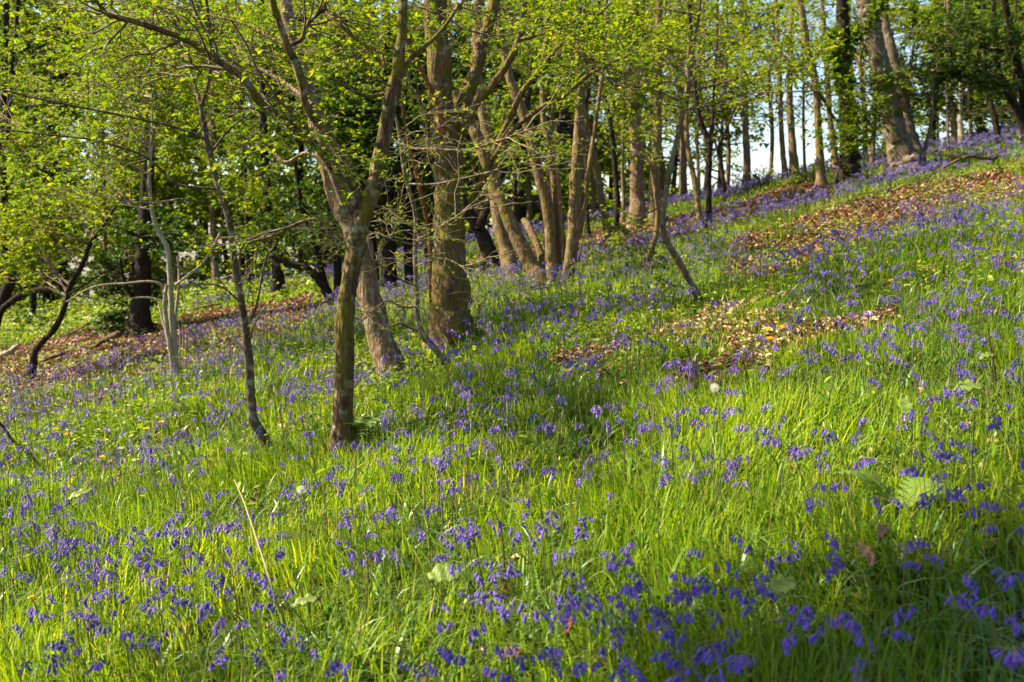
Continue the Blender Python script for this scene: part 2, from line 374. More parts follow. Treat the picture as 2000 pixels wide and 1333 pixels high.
def make_floor_cover():
    mb = MB()
    xy = scatter([(1.0, 5, 260), (5, 10, 3000), (10, 18, 1900), (18, 42, 300)], 1.0); x, y = xy.T
    lit = litter_mask(x, y)
    thin = np.clip(0.03 + 0.05 * waves(x, y, 31, 1.4), 0, 0.15)
    k = rng.random(len(x)) < np.maximum(lit * (0.92 + 0.4 * waves(x, y, 36, 0.8)).clip(0.25, 1) * np.where(inpoly(x, y, LITTER[0]), 0.55, 1), thin)
    xy = xy[k]; x, y = xy.T; dist = np.hypot(x, y)
    z = terrain(x, y) + rng.uniform(0.0, 0.035, len(x))
    flat_leaves(mb, np.stack([x, y, z], 1), rng.uniform(0.018, 0.045, len(x)) * np.maximum(1, dist / 9.5) ** 0.5, tilt=0.6, aspect=0.7, fold=0.5)
    bleached = inpoly(x + 0.3 * rng.normal(size=len(x)), y + 0.4 * rng.normal(size=len(x)), LITTER[0]) & (rng.random(len(x)) < 0.72)
    V, (F, _) = mb.v[0], mb.f[0]; b2 = np.repeat(bleached, 2); mb.f = [(F[~b2], 0), (F[b2], 1)]
    tag(mb.build("leaf_litter", [L_LITTER, L_BLEACHED]), "fallen brown leaves lying on the wood floor", "leaf litter", kind="stuff")
    mb = MB()
    xy = scatter([(3.5, 6, 180), (6, 9, 800), (9, 14, 520), (14, 24, 110)], 0.8); x, y = xy.T
    lit = litter_mask(x, y)
    k = rng.random(len(x)) < np.clip(0.35 + 0.5 * waves(x, y, 33, 1.7), 0, 1) * (1 - 0.6 * lit) * np.clip((y - 3.2) / 3, 0, 1)
    xy = xy[k]; x, y = xy.T; dist = np.hypot(x, y)
    z = terrain(x, y) + rng.uniform(0.02, 0.13, len(x))
    flat_leaves(mb, np.stack([x, y, z], 1), rng.uniform(0.022, 0.055, len(x)) * np.maximum(1, dist / 9) ** 0.5, tilt=0.45, aspect=0.5)
    # the sunlit meadow of low plants at the back of the wood on the left
    n = 26000
    bx = np.array([p[:2] for p in MEADOW]); lo, hi = bx.min(0), bx.max(0)
    q = rng.uniform(lo, hi, (n * 2, 2)); q = q[inpoly(q[:, 0], q[:, 1], MEADOW)][:n]
    z = terrain(q[:, 0], q[:, 1]) + rng.uniform(0.0, 0.45, len(q)) * (0.6 + 0.4 * waves(q[:, 0], q[:, 1], 34, 2.2)).clip(0.1, 1.6)
    flat_leaves(mb, np.stack([q[:, 0], q[:, 1], z], 1), rng.uniform(0.05, 0.13, len(q)), tilt=0.6, aspect=0.6)
    tag(mb.build("ground_cover", L_HERB), "low leafy plants between the bluebells and on the meadow behind", "ground cover", kind="stuff")

# ------------------------------------------------------------------ bluebells
def bell_geo(k, hi):
    prof = [(0.0, 0.0012), (0.18, 0.0030), (0.55, 0.0036), (0.8, 0.0042)] if hi else [(0.0, 0.0015), (0.4, 0.0036)]
    Ln = 0.021
    V = []; F = []
    for t, r in prof:
        for j in range(k):
            a = 2 * math.pi * j / k; V.append((r * math.cos(a), r * math.sin(a), -t * Ln))
    m = len(prof)
    for i in range(m - 1):
        for j in range(k):
            F.append([i * k + j, i * k + (j + 1) % k, (i + 1) * k + (j + 1) % k, (i + 1) * k + j])
    b = len(V)                                             # recurved petal tips
    for j in range(k):
        a = 2 * math.pi * j / k
        rr, zz = (0.0088, -0.92 * Ln) if hi else (0.0075, -0.95 * Ln)
        V.append((rr * math.cos(a), rr * math.sin(a), zz))
        a2 = a + math.pi / k
        V.append((0.0040 * math.cos(a2), 0.0040 * math.sin(a2), -0.82 * Ln))
    for j in range(k):
        F.append([(m - 1) * k + j, b + 2 * j + 1, b + 2 * j, b + 2 * ((j - 1) % k) + 1])
    return np.array(V), np.array(F)

BELL_HI, BELL_LO, BELL_FAR = bell_geo(6, True), bell_geo(4, False), bell_geo(3, False)

def rotm(axis, a):
    axis = np.asarray(axis, float); axis = axis / np.linalg.norm(axis)
    K = np.array([[0, -axis[2], axis[1]], [axis[2], 0, -axis[0]], [-axis[1], axis[0], 0]])
    return np.eye(3) + math.sin(a) * K + (1 - math.cos(a)) * K @ K

def bluebell(seed, bell, sides):
    r = np.random.default_rng(seed)
    n = int(r.integers(5, 10)); hgt = 0.30; nod = r.uniform(0.5, 1.25)
    t = np.linspace(0, 1, 10)
    # stem goes up and its top nods towards +x
    ang = np.where(t < 0.66, 0.1 * t, 0.06 + nod * 1.7 * ((t - 0.66) / 0.34) ** 1.2)
    seg = 0.34 / 9
    pts = np.zeros((10, 3))
    for i in range(1, 10):
        pts[i] = pts[i - 1] + seg * np.array([math.sin(ang[i]), 0, math.cos(ang[i])])
    pts[:, 2] *= hgt / pts[:, 2].max()
    bells = []
    for q in range(n):
        u = 0.79 + 0.20 * (q + 0.3) / n
        f = u * 9; i = min(int(f), 8); p = pts[i] + (pts[i + 1] - pts[i]) * (f - i)
        side = r.normal(0, 1.35) if q % 2 else r.normal(0, 0.8)
        out = np.array([math.cos(side), math.sin(side), 0])
        sz = r.uniform(0.95, 1.3) * (1.12 - 0.35 * q / n)
        tilt = r.uniform(0.15, 0.75) + 0.3 * (q / n)
        ax = np.cross(np.array([0, 0, -1.0]), out)
        R = rotm(ax, tilt) @ rotm([0, 0, 1], r.uniform(0, 1))
        p2 = p + out * r.uniform(0.004, 0.010) + np.array([0, 0, -r.uniform(0.001, 0.010)])
        bells.append((p, p2, (bell[0] * sz) @ R.T + p2))
    return dict(pts=pts, bells=bells, n=n, nod=nod)

def stem_mb(b, sides, mb, mat=0, thin=1.0):
    Rr = np.linspace(0.0021, 0.0011, 10) * thin
    tubes(mb, b["pts"][None], Rr[None], sides, mat)
    if sides > 3:
        for p, p2, V in b["bells"]:
            tubes(mb, np.stack([p, (p + p2) / 2 + np.array([0, 0, 0.002]), p2])[None], np.full((1, 3), 0.0008), 3, mat)

HEADS = []
def heads(x0, y0, s, flat):
    v = [int(q) for q in flat.split()]
    for i in range(0, len(v), 2): HEADS.append((x0 + v[i] / s, y0 + v[i + 1] / s))
heads(0, 866, 2.854, "450 1040 420 1080 480 1080 870 1090 850 1110 890 1080 1235 1190 1210 1200 1260 870 1280 830 1230 910 1510 600 1540 650 1500 580 1745 1120 1710 1220 1780 1300 1890 1290 110 1080 90 1060 60 1280 190 1005 460 900 490 910 680 905 910 930 1030 970 1010 980 800 905 620 990 680 1080 690 1120 320 1190 260 1300 320 1260 540 1260 600 1290 450 1300 520 1180 400 1230 400 560 480 550 590 560 640 600 480 650 640 680 440 740 500 760 540 780 570 680 510 540 620 580 750 510 790 560 840 530 890 510 780 600 830 620 915 600 800 650 870 640 980 660 850 710 950 700 1090 690 1050 530 1070 500 1150 530 1160 470 1260 530 1320 470 1290 670 1300 720 1340 740 1360 640 1390 600 1430 720 1500 790 1550 840 1480 780 1590 890 1450 880 1260 640 1170 630 1070 820 1010 780 885 780 290 860 230 765 285 745 60 940 1410 1030 1560 1280 1600 1080 1620 1090 1490 1190 1560 900 1110 910")
heads(1300, 866, 2.854, "1130 130 1220 160 1360 210 890 250 940 280 980 280 740 350 790 340 1260 360 1370 310 1380 360 1480 180 1540 80 1600 90 1650 50 1690 60 1660 120 1590 300 1620 240 1480 270 1530 310 1690 320 1740 380 1890 120 1790 510 970 560 560 560 470 590 640 600 760 680 1010 650 540 700 640 740 1390 560 1400 600 1480 680 1460 720 190 760 210 780 120 830 145 820 315 880 460 880 500 900 570 870 610 900 755 930 800 980 950 970 680 1070 860 1085 940 1080 1060 1030 1090 1060 1220 900 210 650 240 1020 290 1090 395 1150 240 1180 270 1250 350 1280 70 1000 20 1000 70 1050 80 1190 110 1150 70 1290 640 1180 1130 1300 1160 1320 1750 890 1730 970 1850 930 1860 990 1830 790 1920 790 1960 800 1960 1210 1980 1230 1985 420 1880 960 1830 1000")
heads(850, 1000, 4.0, "190 110 250 110 410 95 160 230 210 240 330 200 380 225 520 150 620 150 720 60 760 60 740 210 890 90 1020 80 1060 100 1040 230 1080 310 865 290 905 365 60 310 20 370 100 400 160 400 370 510 430 500 490 510 630 490 580 620 240 650 310 680 350 680 120 750 490 740 540 760 540 850 680 850 960 690 940 790 1000 760 1110 790 1180 750 1250 780 1320 820 1100 650 1160 560 1240 420 1380 450 1470 580 1580 550 1610 590 1640 640 1600 720 1490 390 1560 340 1880 560 1950 640 1915 740 1690 840 1730 810 1810 870 1860 860 1910 940 1930 1020 1340 940 1360 980 1340 1110 950 950 980 990 920 1050 20 930 60 1000 150 980 90 1140 60 1200 430 1100 470 1130 300 1150 510 1180 20 1250 600 1310 540 1310 990 1270 1020 1270 1390 1230 1440 1250 1500 1240 1570 1250 1880 1240 1930 1260 1910 1140")

def near_words(px, py):
    v = "bottom" if py > 1240 else ("lower" if py > 1120 else "middle")
    if py > 1150 and px > 1500: return "in the deep shade at the lower right"
    if py > 1255: return "along the bottom edge " + ("at the left" if px < 500 else "under the straw stalk" if px < 800 else "at the centre" if px < 1300 else "at the right")
    if px < 260: return "in the grass at the lower left"
    if px < 400: return "in the dark violet drift at the left"
    if px < 620: return "beside the long straw stalk"
    if px < 860: return "between the straw stalk and the pale broad leaf"
    if px < 1050: return "in the sunlit grass at the lower centre"
    if px < 1250: return "in the sunlit grass right of centre"
    if px < 1500: return "in the bright open grass at the lower right"
    if px < 1800: return "near the fallen brown leaf"
    return "near the right edge of the picture"
NUM = {4: "four", 5: "five", 6: "six", 7: "seven", 8: "eight", 9: "nine"}

def make_bluebells():
    protos = [bluebell(100 + i, BELL_HI, 6) for i in range(14)]
    meshes = []
    for i, b in enumerate(protos):
        mb = MB(); stem_mb(b, 5, mb)
        so = mb.build("stem", M_STEM, smooth=True); fl = []
        for p, p2, V in b["bells"]:
            f = MB(); f.add(V, BELL_HI[1]); fl.append(f.build("flower", L_PETAL))
        meshes.append([so] + fl)
    first = [True] * len(protos)
    for px, py in HEADS[:300]:
        i = int(rng.integers(len(protos))); b = protos[i]
        sca = rng.uniform(0.62, 0.86)
        g = G(px, py, 0.255 * sca)
        a = rng.uniform(0, 2 * math.pi)
        ca = math.cos(a)
        way = ("right" if ca > 0 else "left") if abs(ca) > 0.6 else ("away" if math.sin(a) > 0 else "forward")
        lab = "violet bluebell with %s bells nodding %s %s" % (NUM[b["n"]], way, near_words(px, py))
        lean = rng.normal(0, 0.1, 2)
        hx = b["pts"][-3] * sca
        loc = (g[0] - ca * hx[0], g[1] - math.sin(a) * hx[0], 0)
        loc = (loc[0], loc[1], float(terrain(loc[0], loc[1])) - 0.005)
        o = empty("bluebell", loc, lab, "bluebell", "bluebells flowering in the near grass")
        o.rotation_euler = (lean[0], lean[1], a); o.scale = (sca,) * 3
        for src in meshes[i]:
            if first[i]: c = src
            else:
                c = src.copy(); COL.objects.link(c)
            c.parent = o
        first[i] = False
    for i, f in enumerate(first):
        if f:
            for s in meshes[i]: bpy.data.objects.remove(s)
    # the rest of the flowers, thousands of them
    mb = MB()
    for bands, bell, sides in (([(0.7, 2.9, 6), (2.6, 5.0, 86), (5.0, 7.5, 76)], BELL_LO, 4), ([(7.5, 14, 76), (14, 36, 38)], BELL_FAR, 3)):
        pr = [bluebell(300 + i, bell, sides) for i in range(12)]
        xy = scatter(bands, 1.7); x, y = xy.T
        d = 0.72 + 0.26 * waves(x, y, 51, 1.5) + 0.22 * waves(x, y, 52, 0.5)
        d = d * (1 - 0.72 * litter_mask(x, y))
        d = np.where(inpoly(x, y, LITTER[1]), d * 0.3, d)
        d = np.where(inpoly(x, y, LITTER[3]) | inpoly(x, y, LITTER[2]) | inpoly(x, y, LITTER[4]), 0.02 * d, d)
        for p in SPARSE: d = np.where(inpoly(x, y, p), d * 0.75, d)
        for p in DENSE: d = np.where(inpoly(x, y, p), np.maximum(d, 0.35) * 1.5, d)
        d = np.where(inpoly(x, y, MEADOW), d * 0.05, d)
        for fx, fy in FEET: d = d * (1 - 0.85 * np.exp(-((x - fx) ** 2 + (y - fy + 0.25) ** 2) / 0.09))
        k = rng.random(len(x)) < np.clip(d, 0.0, 1)
        xy = xy[k]; n = len(xy)
        pick = rng.integers(0, len(pr), n); a = rng.uniform(0, 6.28, n)
        dist = np.hypot(xy[:, 0], xy[:, 1])
        sca = rng.uniform(0.64, 0.96, n)
        fat = np.clip(dist / 9, 1, 1.8)
        ln = rng.normal(0, 0.12, (n, 2))
        for i, b in enumerate(pr):
            s = np.where(pick == i)[0]
            if not len(s): continue
            one = MB(); stem_mb(b, 3, one, 0, 1.3 if sides == 4 else 2.0)
            groups = [(np.concatenate(one.v), one.f[0][0], 0, False)]
            bl = b["bells"][:: (1 if sides == 4 else 2)]
            for p, p2, V in bl: groups.append((V, bell[1], 1, True))
            ca, sa = np.cos(a[s]), np.sin(a[s])
            z = terrain(xy[s, 0], xy[s, 1])
            for V, F, mt, isb in groups:
                if isb:
                    c = V.mean(0); W = c + (V - c)[None] * fat[s][:, None, None]
                else: W = np.repeat(V[None], len(s), 0)
                X = (W[..., 0] * ca[:, None] - W[..., 1] * sa[:, None]) * sca[s][:, None]
                Yy = (W[..., 0] * sa[:, None] + W[..., 1] * ca[:, None]) * sca[s][:, None]
                Z = W[..., 2] * sca[s][:, None]
                X = X + Z * ln[s, 0][:, None]; Yy = Yy + Z * ln[s, 1][:, None]
                VV = np.stack([X + xy[s, 0][:, None], Yy + xy[s, 1][:, None], Z + z[:, None]], -1)
                mb.add(VV.reshape(-1, 3), (np.arange(len(s))[:, None, None] * len(V) + F[None]).reshape(-1, F.shape[1]), mt)
    tag(mb.build("bluebell_carpet", [M_STEM, L_PETAL]), "violet carpet of thousands of bluebells across the hillside", "bluebells", kind="stuff")

# ------------------------------------------------------------------ trees
def sample_line(Pl, R, idx, t):
    n = Pl.shape[1]; f = t * (n - 1 - 1e-6); i = f.astype(int); u = (f - i)[:, None]
    p = Pl[idx, i] * (1 - u) + Pl[idx, i + 1] * u
    d = norm(Pl[idx, i + 1] - Pl[idx, i]); r = R[idx, i] * (1 - u[:, 0]) + R[idx, i + 1] * u[:, 0]
    return p, d, r

def sprout(Pl, R, dens, tr, ang, length, rfac, npts, flat=0.35, up=0.1, wob=0.06, rmin=0.0012):
    if len(Pl) == 0: return np.zeros((0, npts, 3)), np.zeros((0, npts))
    L = np.linalg.norm(np.diff(Pl, axis=1), axis=2).sum(1)
    cnt = rng.poisson(np.maximum(dens * L * (tr[1] - tr[0]), 0.01))
    idx = np.repeat(np.arange(len(Pl)), cnt); m = len(idx)
    if m == 0: return np.zeros((0, npts, 3)), np.zeros((0, npts))
    t = rng.uniform(tr[0], tr[1], m)
    p, d, r = sample_line(Pl, R, idx, t)
    v = rng.normal(size=(m, 3)); v[:, 2] *= flat
    v = norm(v - d * (v * d).sum(1, keepdims=True))
    a = rng.uniform(ang[0], ang[1], m)[:, None]
    dr = norm(np.cos(a) * d + np.sin(a) * v)
    ln = rng.uniform(length[0], length[1], m) * (1 - 0.45 * t)
    s = np.linspace(0, 1, npts)[None, :, None]
    w = np.cumsum(rng.normal(size=(m, npts, 3)) * wob, axis=1); w[:, 0] = 0
    Q = p[:, None] + dr[:, None] * s * ln[:, None, None] + np.array([0, 0, 1.0]) * up * s ** 2 * ln[:, None, None] + w * ln[:, None, None]
    r0 = np.maximum(r * rfac, rmin)
    RR = r0[:, None] * np.linspace(1, 0.45, npts)[None]
    return Q, np.maximum(RR, rmin * 0.6)

def leaves_on(mb, Pl, spacing, size, mat, keep=1.0, tr=(0.15, 1.0), tilt=0.42, aspect=0.72):
    if len(Pl) == 0: return 0
    L = np.linalg.norm(np.diff(Pl, axis=1), axis=2).sum(1)
    cnt = rng.poisson(L / spacing * keep)
    idx = np.repeat(np.arange(len(Pl)), cnt); m = len(idx)
    if m == 0: return 0
    t = rng.uniform(tr[0], tr[1], m)
    p, d, _ = sample_line(Pl, np.ones(Pl.shape[:2]), idx, t)
    nr = norm(np.stack([rng.normal(0, tilt, m), rng.normal(0, tilt, m), np.ones(m)], 1))
    sd = np.cross(nr, d) * np.where(rng.random(m) < 0.5, 1, -1)[:, None]
    dr = norm(0.55 * d + 0.8 * norm(sd) + rng.normal(0, 0.25, (m, 3)))
    nr = norm(nr - dr * (nr * dr).sum(1, keepdims=True)); s = np.cross(nr, dr)
    l = (size * rng.uniform(0.55, 1.45, m))[:, None]; w = l * aspect * 0.5
    tip = p + dr * l * 1.1 - nr * 0.1 * l
    le = p + dr * l * 0.5 + s * w + nr * w * 0.3; ri = p + dr * l * 0.5 - s * w + nr * w * 0.3
    base = p + dr * l * 0.12
    V = np.stack([base, ri, tip, le], 1).reshape(-1, 3)
    F = (np.arange(m)[:, None, None] * 4 + np.array([[0, 1, 2], [0, 2, 3]])[None]).reshape(-1, 3)
    mb.add(V, F, mat); return m

NLEAF = [0]
def tree(name, label, base, stems, barkm, leafm=None, clouds=(), leaf=0.03, S=1.0, twigm=None, cat="tree", group=None,
         subd=7.0, twd=13.0, keep=1.0, stemleaf=0.0, sides=14, lump=0.03, ivy=0.0, top=2.0, split=False, up=0.08, droop=0.0, depth=None, at=None, wclouds=(), wobble=0.0, twt=1.0):
    g = G(*base) if at is None else np.array([at[0], at[1], float(terrain(*at))]); Y0 = g[1] if depth is None else depth
    if depth is not None:
        q = P(base[0], base[1], depth); g = np.array([q[0], q[1], float(terrain(q[0], q[1]))])
    root = empty(name, g, label, cat, group)
    allP = []; trunk = MB(); nst = 0
    for st in stems:
        pts, w = st[0], st[1]; dy = st[2] if len(st) > 2 else 0.0; y00 = st[3] if len(st) > 3 else 0.0
        pts = list(pts); w = list(w)
        n = len(pts)
        W = np.interp(np.linspace(0, 1, n), np.linspace(0, 1, len(w)), w)
        d3 = []
        for i, (a, b) in enumerate(pts):
            f = i / max(n - 1, 1)
            d3.append(P(a, b, Y0 + y00 + dy * f) if at is None else g + np.array([a, dy * f, b]))
        d3 = np.array(d3)
        if at is None and abs(pts[0][1] - base[1]) < 12:
            zt = float(terrain(d3[0, 0], d3[0, 1])); d3[0, 2] = min(d3[0, 2], zt)
            d3 = np.vstack([d3[0] - np.array([0, 0, 0.12 * max(1, W[0] * Y0 / FOC * 4)]), d3]); W = np.concatenate([[W[0] * 1.05], W])
        rad = W * 0.5 * Y0 / FOC if at is None else W * 0.5
        if at is None and pts[-1][1] <= 8:
            e = norm(d3[-1] - d3[-2]); e = norm(e + np.array([0, 0, 0.4]))
            d3 = np.vstack([d3, d3[-1] + e * top * 0.5, d3[-1] + e * top]); rad = np.concatenate([rad, [rad[-1] * 0.75, rad[-1] * 0.3]])
        m = int(np.clip(len(d3) * 6, 18, 70))
        L = smoothline(d3, m); Rr = np.interp(np.linspace(0, 1, m), np.linspace(0, 1, len(rad)), rad)
        jit = rng.normal(0, 1, (m, 3)); jit[:3] = 0
        wv = np.cumsum(np.cumsum(rng.normal(0, 1, (m, 3)), 0), 0) * wobble * 0.01; wv -= np.linspace(0, 1, m)[:, None] * wv[-1]; wv[:, 2] = 0; L = L + wv
        L = L + jit * (Rr[:, None] * 0.05)
        big = Rr.max() > 0.02
        if at is not None or abs(pts[0][1] - base[1]) < 12:                      # root flare
            hz = L[:, 2] - g[2]; Rr = Rr * (1 + 0.42 * np.exp(-np.maximum(hz, 0) / (Rr[0] * 1.9)))
        mbx = MB() if split else trunk
        tubes(mbx, L[None], Rr[None], sides if big else 7, 0, lump if big else 0.0)
        if split: mbx.build("trunk", barkm, root, g, True)
        allP.append((L, Rr)); nst += 1
    if not split: trunk.build("trunk", barkm, root, g, True)
    # limbs that reach into the crown
    sk = np.concatenate([L[int(len(L) * 0.2):] for L, R in allP]); sr = np.concatenate([R[int(len(R) * 0.2):] for L, R in allP])
    limbs = []; lr = []; owner = []
    sid = np.concatenate([np.full(len(L) - int(len(L) * 0.2), q) for q, (L, R) in enumerate(allP)])
    for c in list(clouds) + [(w, None, *r, 0, 0, n) for w, r, n in wclouds]:
        if c[1] is None: c = (c[0], None, c[2], c[3], c[4], 0, c[7])
        cx, cy, rx, ry, dd, rd, n = c[:7]
        for _ in range(int(n * 1.5 + 0.5)):
            u = rng.normal(size=3); u = u / np.linalg.norm(u) * rng.random() ** 0.4
            tg = (np.array(cx) + u * np.array([rx, ry, dd])) if cy is None else P(cx + u[0] * rx, cy + u[1] * ry, Y0 + dd + u[2] * rd)
            dv = tg - sk; ds = np.linalg.norm(dv, axis=1)
            cost = ds + np.maximum(0, sk[:, 2] - tg[2] - 0.1 * S) * 1.5 + rng.random(len(sk)) * 0.35 * S
            i = int(np.argmin(cost)); p0 = sk[i]
            Ln = np.linalg.norm(tg - p0)
            if Ln < 0.15: continue
            s = np.linspace(0, 1, 9)[:, None]
            bend = rng.normal(size=3) * 0.12 + np.array([0, 0, 0.22 - droop])
            path = p0 + (tg - p0) * s + bend * Ln * (s * (1 - s))
            wv = np.cumsum(rng.normal(size=(9, 3)) * 0.03 * Ln, axis=0); wv -= wv[0]; path = path + wv * s
            r0 = min(sr[i] * 0.6, 0.0035 + 0.0075 * Ln)
            limbs.append(path); lr.append(r0 * np.linspace(1, 0.3, 9)); owner.append(int(sid[i]) if split else 0)
    tw = twigm or B_TWIG
    cr = MB(); nl = 0
    thin = [(smoothline(L, 9), np.interp(np.linspace(0, 1, 9), np.linspace(0, 1, len(R)), R)) for L, R in allP if R.max() < 0.03 * S]
    for grp in (sorted(set(owner)) or [0]):
        LP = np.array([l for l, q in zip(limbs, owner) if q == grp]).reshape(-1, 9, 3); LR = np.array([l for l, q in zip(lr, owner) if q == grp]).reshape(-1, 9)
        if not len(LP) and not (stemleaf and thin): continue
        br = MB()
        tubes(br, LP, LR, 6)
        if stemleaf:
            for L, R in thin: LP = np.concatenate([LP, L[None]]); LR = np.concatenate([LR, R[None]])
        sub, subr = sprout(LP, LR, subd / S, (0.25, 1.0), (0.5, 1.15), (0.28 * S, 0.75 * S), 0.5, 7, 0.32, up, 0.03, 0.0014 * S)
        tubes(br, sub, subr * twt, 4)
        tws, twr = sprout(sub, subr, twd * 1.15 / S, (0.15, 1.0), (0.5, 1.1), (0.10 * S, 0.30 * S), 0.6, 4, 0.3, up * 0.5 - droop, 0.04, 0.0009 * S)
        tw2, twr2 = sprout(LP, LR, twd * 0.4 / S, (0.35, 1.0), (0.5, 1.1), (0.10 * S, 0.3 * S), 0.3, 4, 0.3, up * 0.5 - droop, 0.04, 0.0009 * S)
        tws = np.concatenate([tws, tw2]); twr = np.concatenate([twr, twr2])
        tubes(br, tws, twr * twt, 3)
        if leafm is not None:
            nl += leaves_on(cr, tws, 0.0095 * S, leaf, 0, keep)
            nl += leaves_on(cr, sub, 0.05 * S, leaf, 0, keep, (0.4, 1.0))
        if br.v: br.build("branches", tw, root, g, True)
    if ivy:
        for L, R in allP:
            m = int(ivy * 400); i = rng.integers(0, len(L), m); d = norm(rng.normal(size=(m, 3)))
            p = L[i] + d * (R[i] * 1.1 + rng.gamma(1.5, 0.05, m))[:, None]
            flat_leaves(cr, p, rng.uniform(0.05, 0.11, m), 0, 0.8, 0.8); nl += m
    if nl: cr.build("crown", leafm, root, g)
    NLEAF[0] += nl
    return root

exec_trees = []
def T(*a, **k): exec_trees.append((a, k))

# ---- the forked mossy tree in front
T("mossy_tree", "forked moss-covered trunk standing nearest of all, fern and bluebells at its foot", (668, 880),
  [([(668, 880), (671, 790), (673, 700), (674, 620), (684, 545), (694, 490), (702, 440), (716, 405), (733, 360), (741, 315), (752, 255), (760, 215), (772, 158), (782, 100), (786, 50), (788, 0)], [48, 38, 36, 36, 35, 34, 36, 32, 31, 29, 28, 28, 25, 20, 19, 18]),
   ([(702, 440), (694, 375), (668, 312), (640, 262), (600, 212), (589, 158), (575, 116), (561, 91), (540, 28), (532, 0)], [27, 19, 18, 16, 15, 15, 15, 14, 13, 12], -0.1),
   ([(696, 420), (676, 368), (641, 315), (603, 270), (561, 242), (508, 200), (473, 151), (420, 116), (368, 81), (326, 63), (256, 40), (224, 32), (186, 0)], [22, 17, 16, 15, 15, 14, 13, 12, 11, 11, 10, 8, 6], -0.6),
   ([(561, 91), (589, 77), (596, 53), (627, 21), (641, 0)], [9, 9, 8, 8, 7], 0.1),
   ([(561, 91), (520, 70), (470, 45), (410, 30), (360, 15), (330, 0)], [7, 6, 5, 5, 4, 3], 0.4),
   ([(783, 152), (805, 112), (843, 80), (870, 50), (895, 12), (905, 0)], [11, 10, 9, 8, 7, 6], 0.2),
   ([(748, 185), (715, 188), (680, 172), (650, 155), (625, 150)], [8, 7, 6, 5, 3], -0.3),
   ([(752, 140), (742, 105), (700, 80), (655, 40), (640, 28)], [9, 8, 7, 7, 5], 0.2),
   ([(650, 440), (610, 428), (575, 440), (540, 458), (480, 475), (430, 462)], [4, 6, 7, 7, 5, 3], 0.3),
   ],
  B_MOSSY, L_LIME, [(520, 120, 330, 130, 1.1, 1.8, 9), (240, 70, 200, 90, 0.9, 1.6, 4), (720, 60, 130, 70, 0.2, 0.8, 9), (640, 280, 70, 60, -0.2, 0.4, 4)], leaf=0.027, keep=0.42, lump=0.045, stemleaf=1, top=1.5)
# ---- the slender grey sapling left of it
T("slender_tree", "slender grey sapling with a curved base left of the forked mossy trunk", (524, 876),
  [([(524, 876), (507, 842), (494, 818), (490, 780), (489, 748), (486, 700), (482, 660), (473, 601), (465, 555), (459, 521), (448, 433), (436, 395), (424, 357), (412, 310), (403, 273), (392, 205)], [20, 20, 19, 18, 17, 16, 16, 15, 14, 14, 13, 13, 12, 12, 12, 9]),
   ([(392, 205), (378, 158), (368, 105), (347, 60), (329, 0)], [9, 8, 8, 7, 6], 0.2),
   ([(394, 206), (408, 161), (411, 110), (413, 70), (403, 0)], [8, 8, 7, 7, 6], -0.2),
   ([(403, 273), (360, 255), (315, 242), (228, 224), (158, 210), (88, 196), (0, 175)], [6, 6, 5, 5, 4, 4, 3], -0.5),
   ([(424, 370), (350, 361), (308, 326), (266, 298), (175, 273), (88, 263), (0, 252)], [6, 5, 5, 4, 4, 3, 3], -0.4),
   ([(412, 300), (440, 262), (470, 235), (520, 200), (560, 160)], [5, 5, 4, 4, 3], 0.2),
   ([(440, 400), (395, 396), (350, 390), (300, 398), (240, 392)], [5, 4, 4, 3, 2], -0.3),
   ([(478, 650), (500, 600), (512, 540), (522, 500), (545, 470)], [6, 5, 4, 4, 3], -0.1),
   ([(483, 670), (505, 620), (540, 575)], [4, 3, 2], -0.2),
   ([(470, 590), (430, 560), (385, 555)], [4, 3, 2], -0.2)],
  B_SLENDER, L_LIME, [(200, 230, 260, 120, 0.8, 1.7, 8), (120, 110, 200, 110, 1.0, 1.7, 5), (440, 120, 120, 120, 0.5, 1.2, 6), (420, 540, 70, 60, -0.1, 0.4, 4), (540, 620, 50, 60, 0.0, 0.3, 3), (300, 390, 120, 60, -0.2, 0.5, 6), (90, 360, 140, 60, -0.2, 0.6, 6)], leaf=0.025, keep=0.4, stemleaf=1, top=1.2)
# ---- leaning pinkish tree behind the fork
T("leaning_tree", "pinkish brown trunk leaning left behind the forked mossy tree, bluebells at its base", (769, 736),
  [([(769, 736), (745, 665), (728, 605), (716, 550), (705, 490), (688, 440), (664, 400), (648, 340), (625, 260), (608, 200), (592, 150), (578, 105), (565, 50), (558, 0)], [52, 46, 45, 44, 44, 44, 42, 40, 35, 32, 28, 26, 25, 24], 0.3),
   ([(668, 400), (640, 330), (600, 300), (560, 318), (535, 300)], [8, 8, 8, 8, 6], 0.2),
   ([(610, 205), (560, 165), (500, 130), (470, 110)], [9, 8, 7, 5], 0.6)],
  B_PINK, L_LIME, [(500, 90, 230, 110, 1.2, 1.6, 22), (640, 90, 120, 90, 1.0, 1.2, 9)], leaf=0.03, keep=0.6, top=2, subd=6)
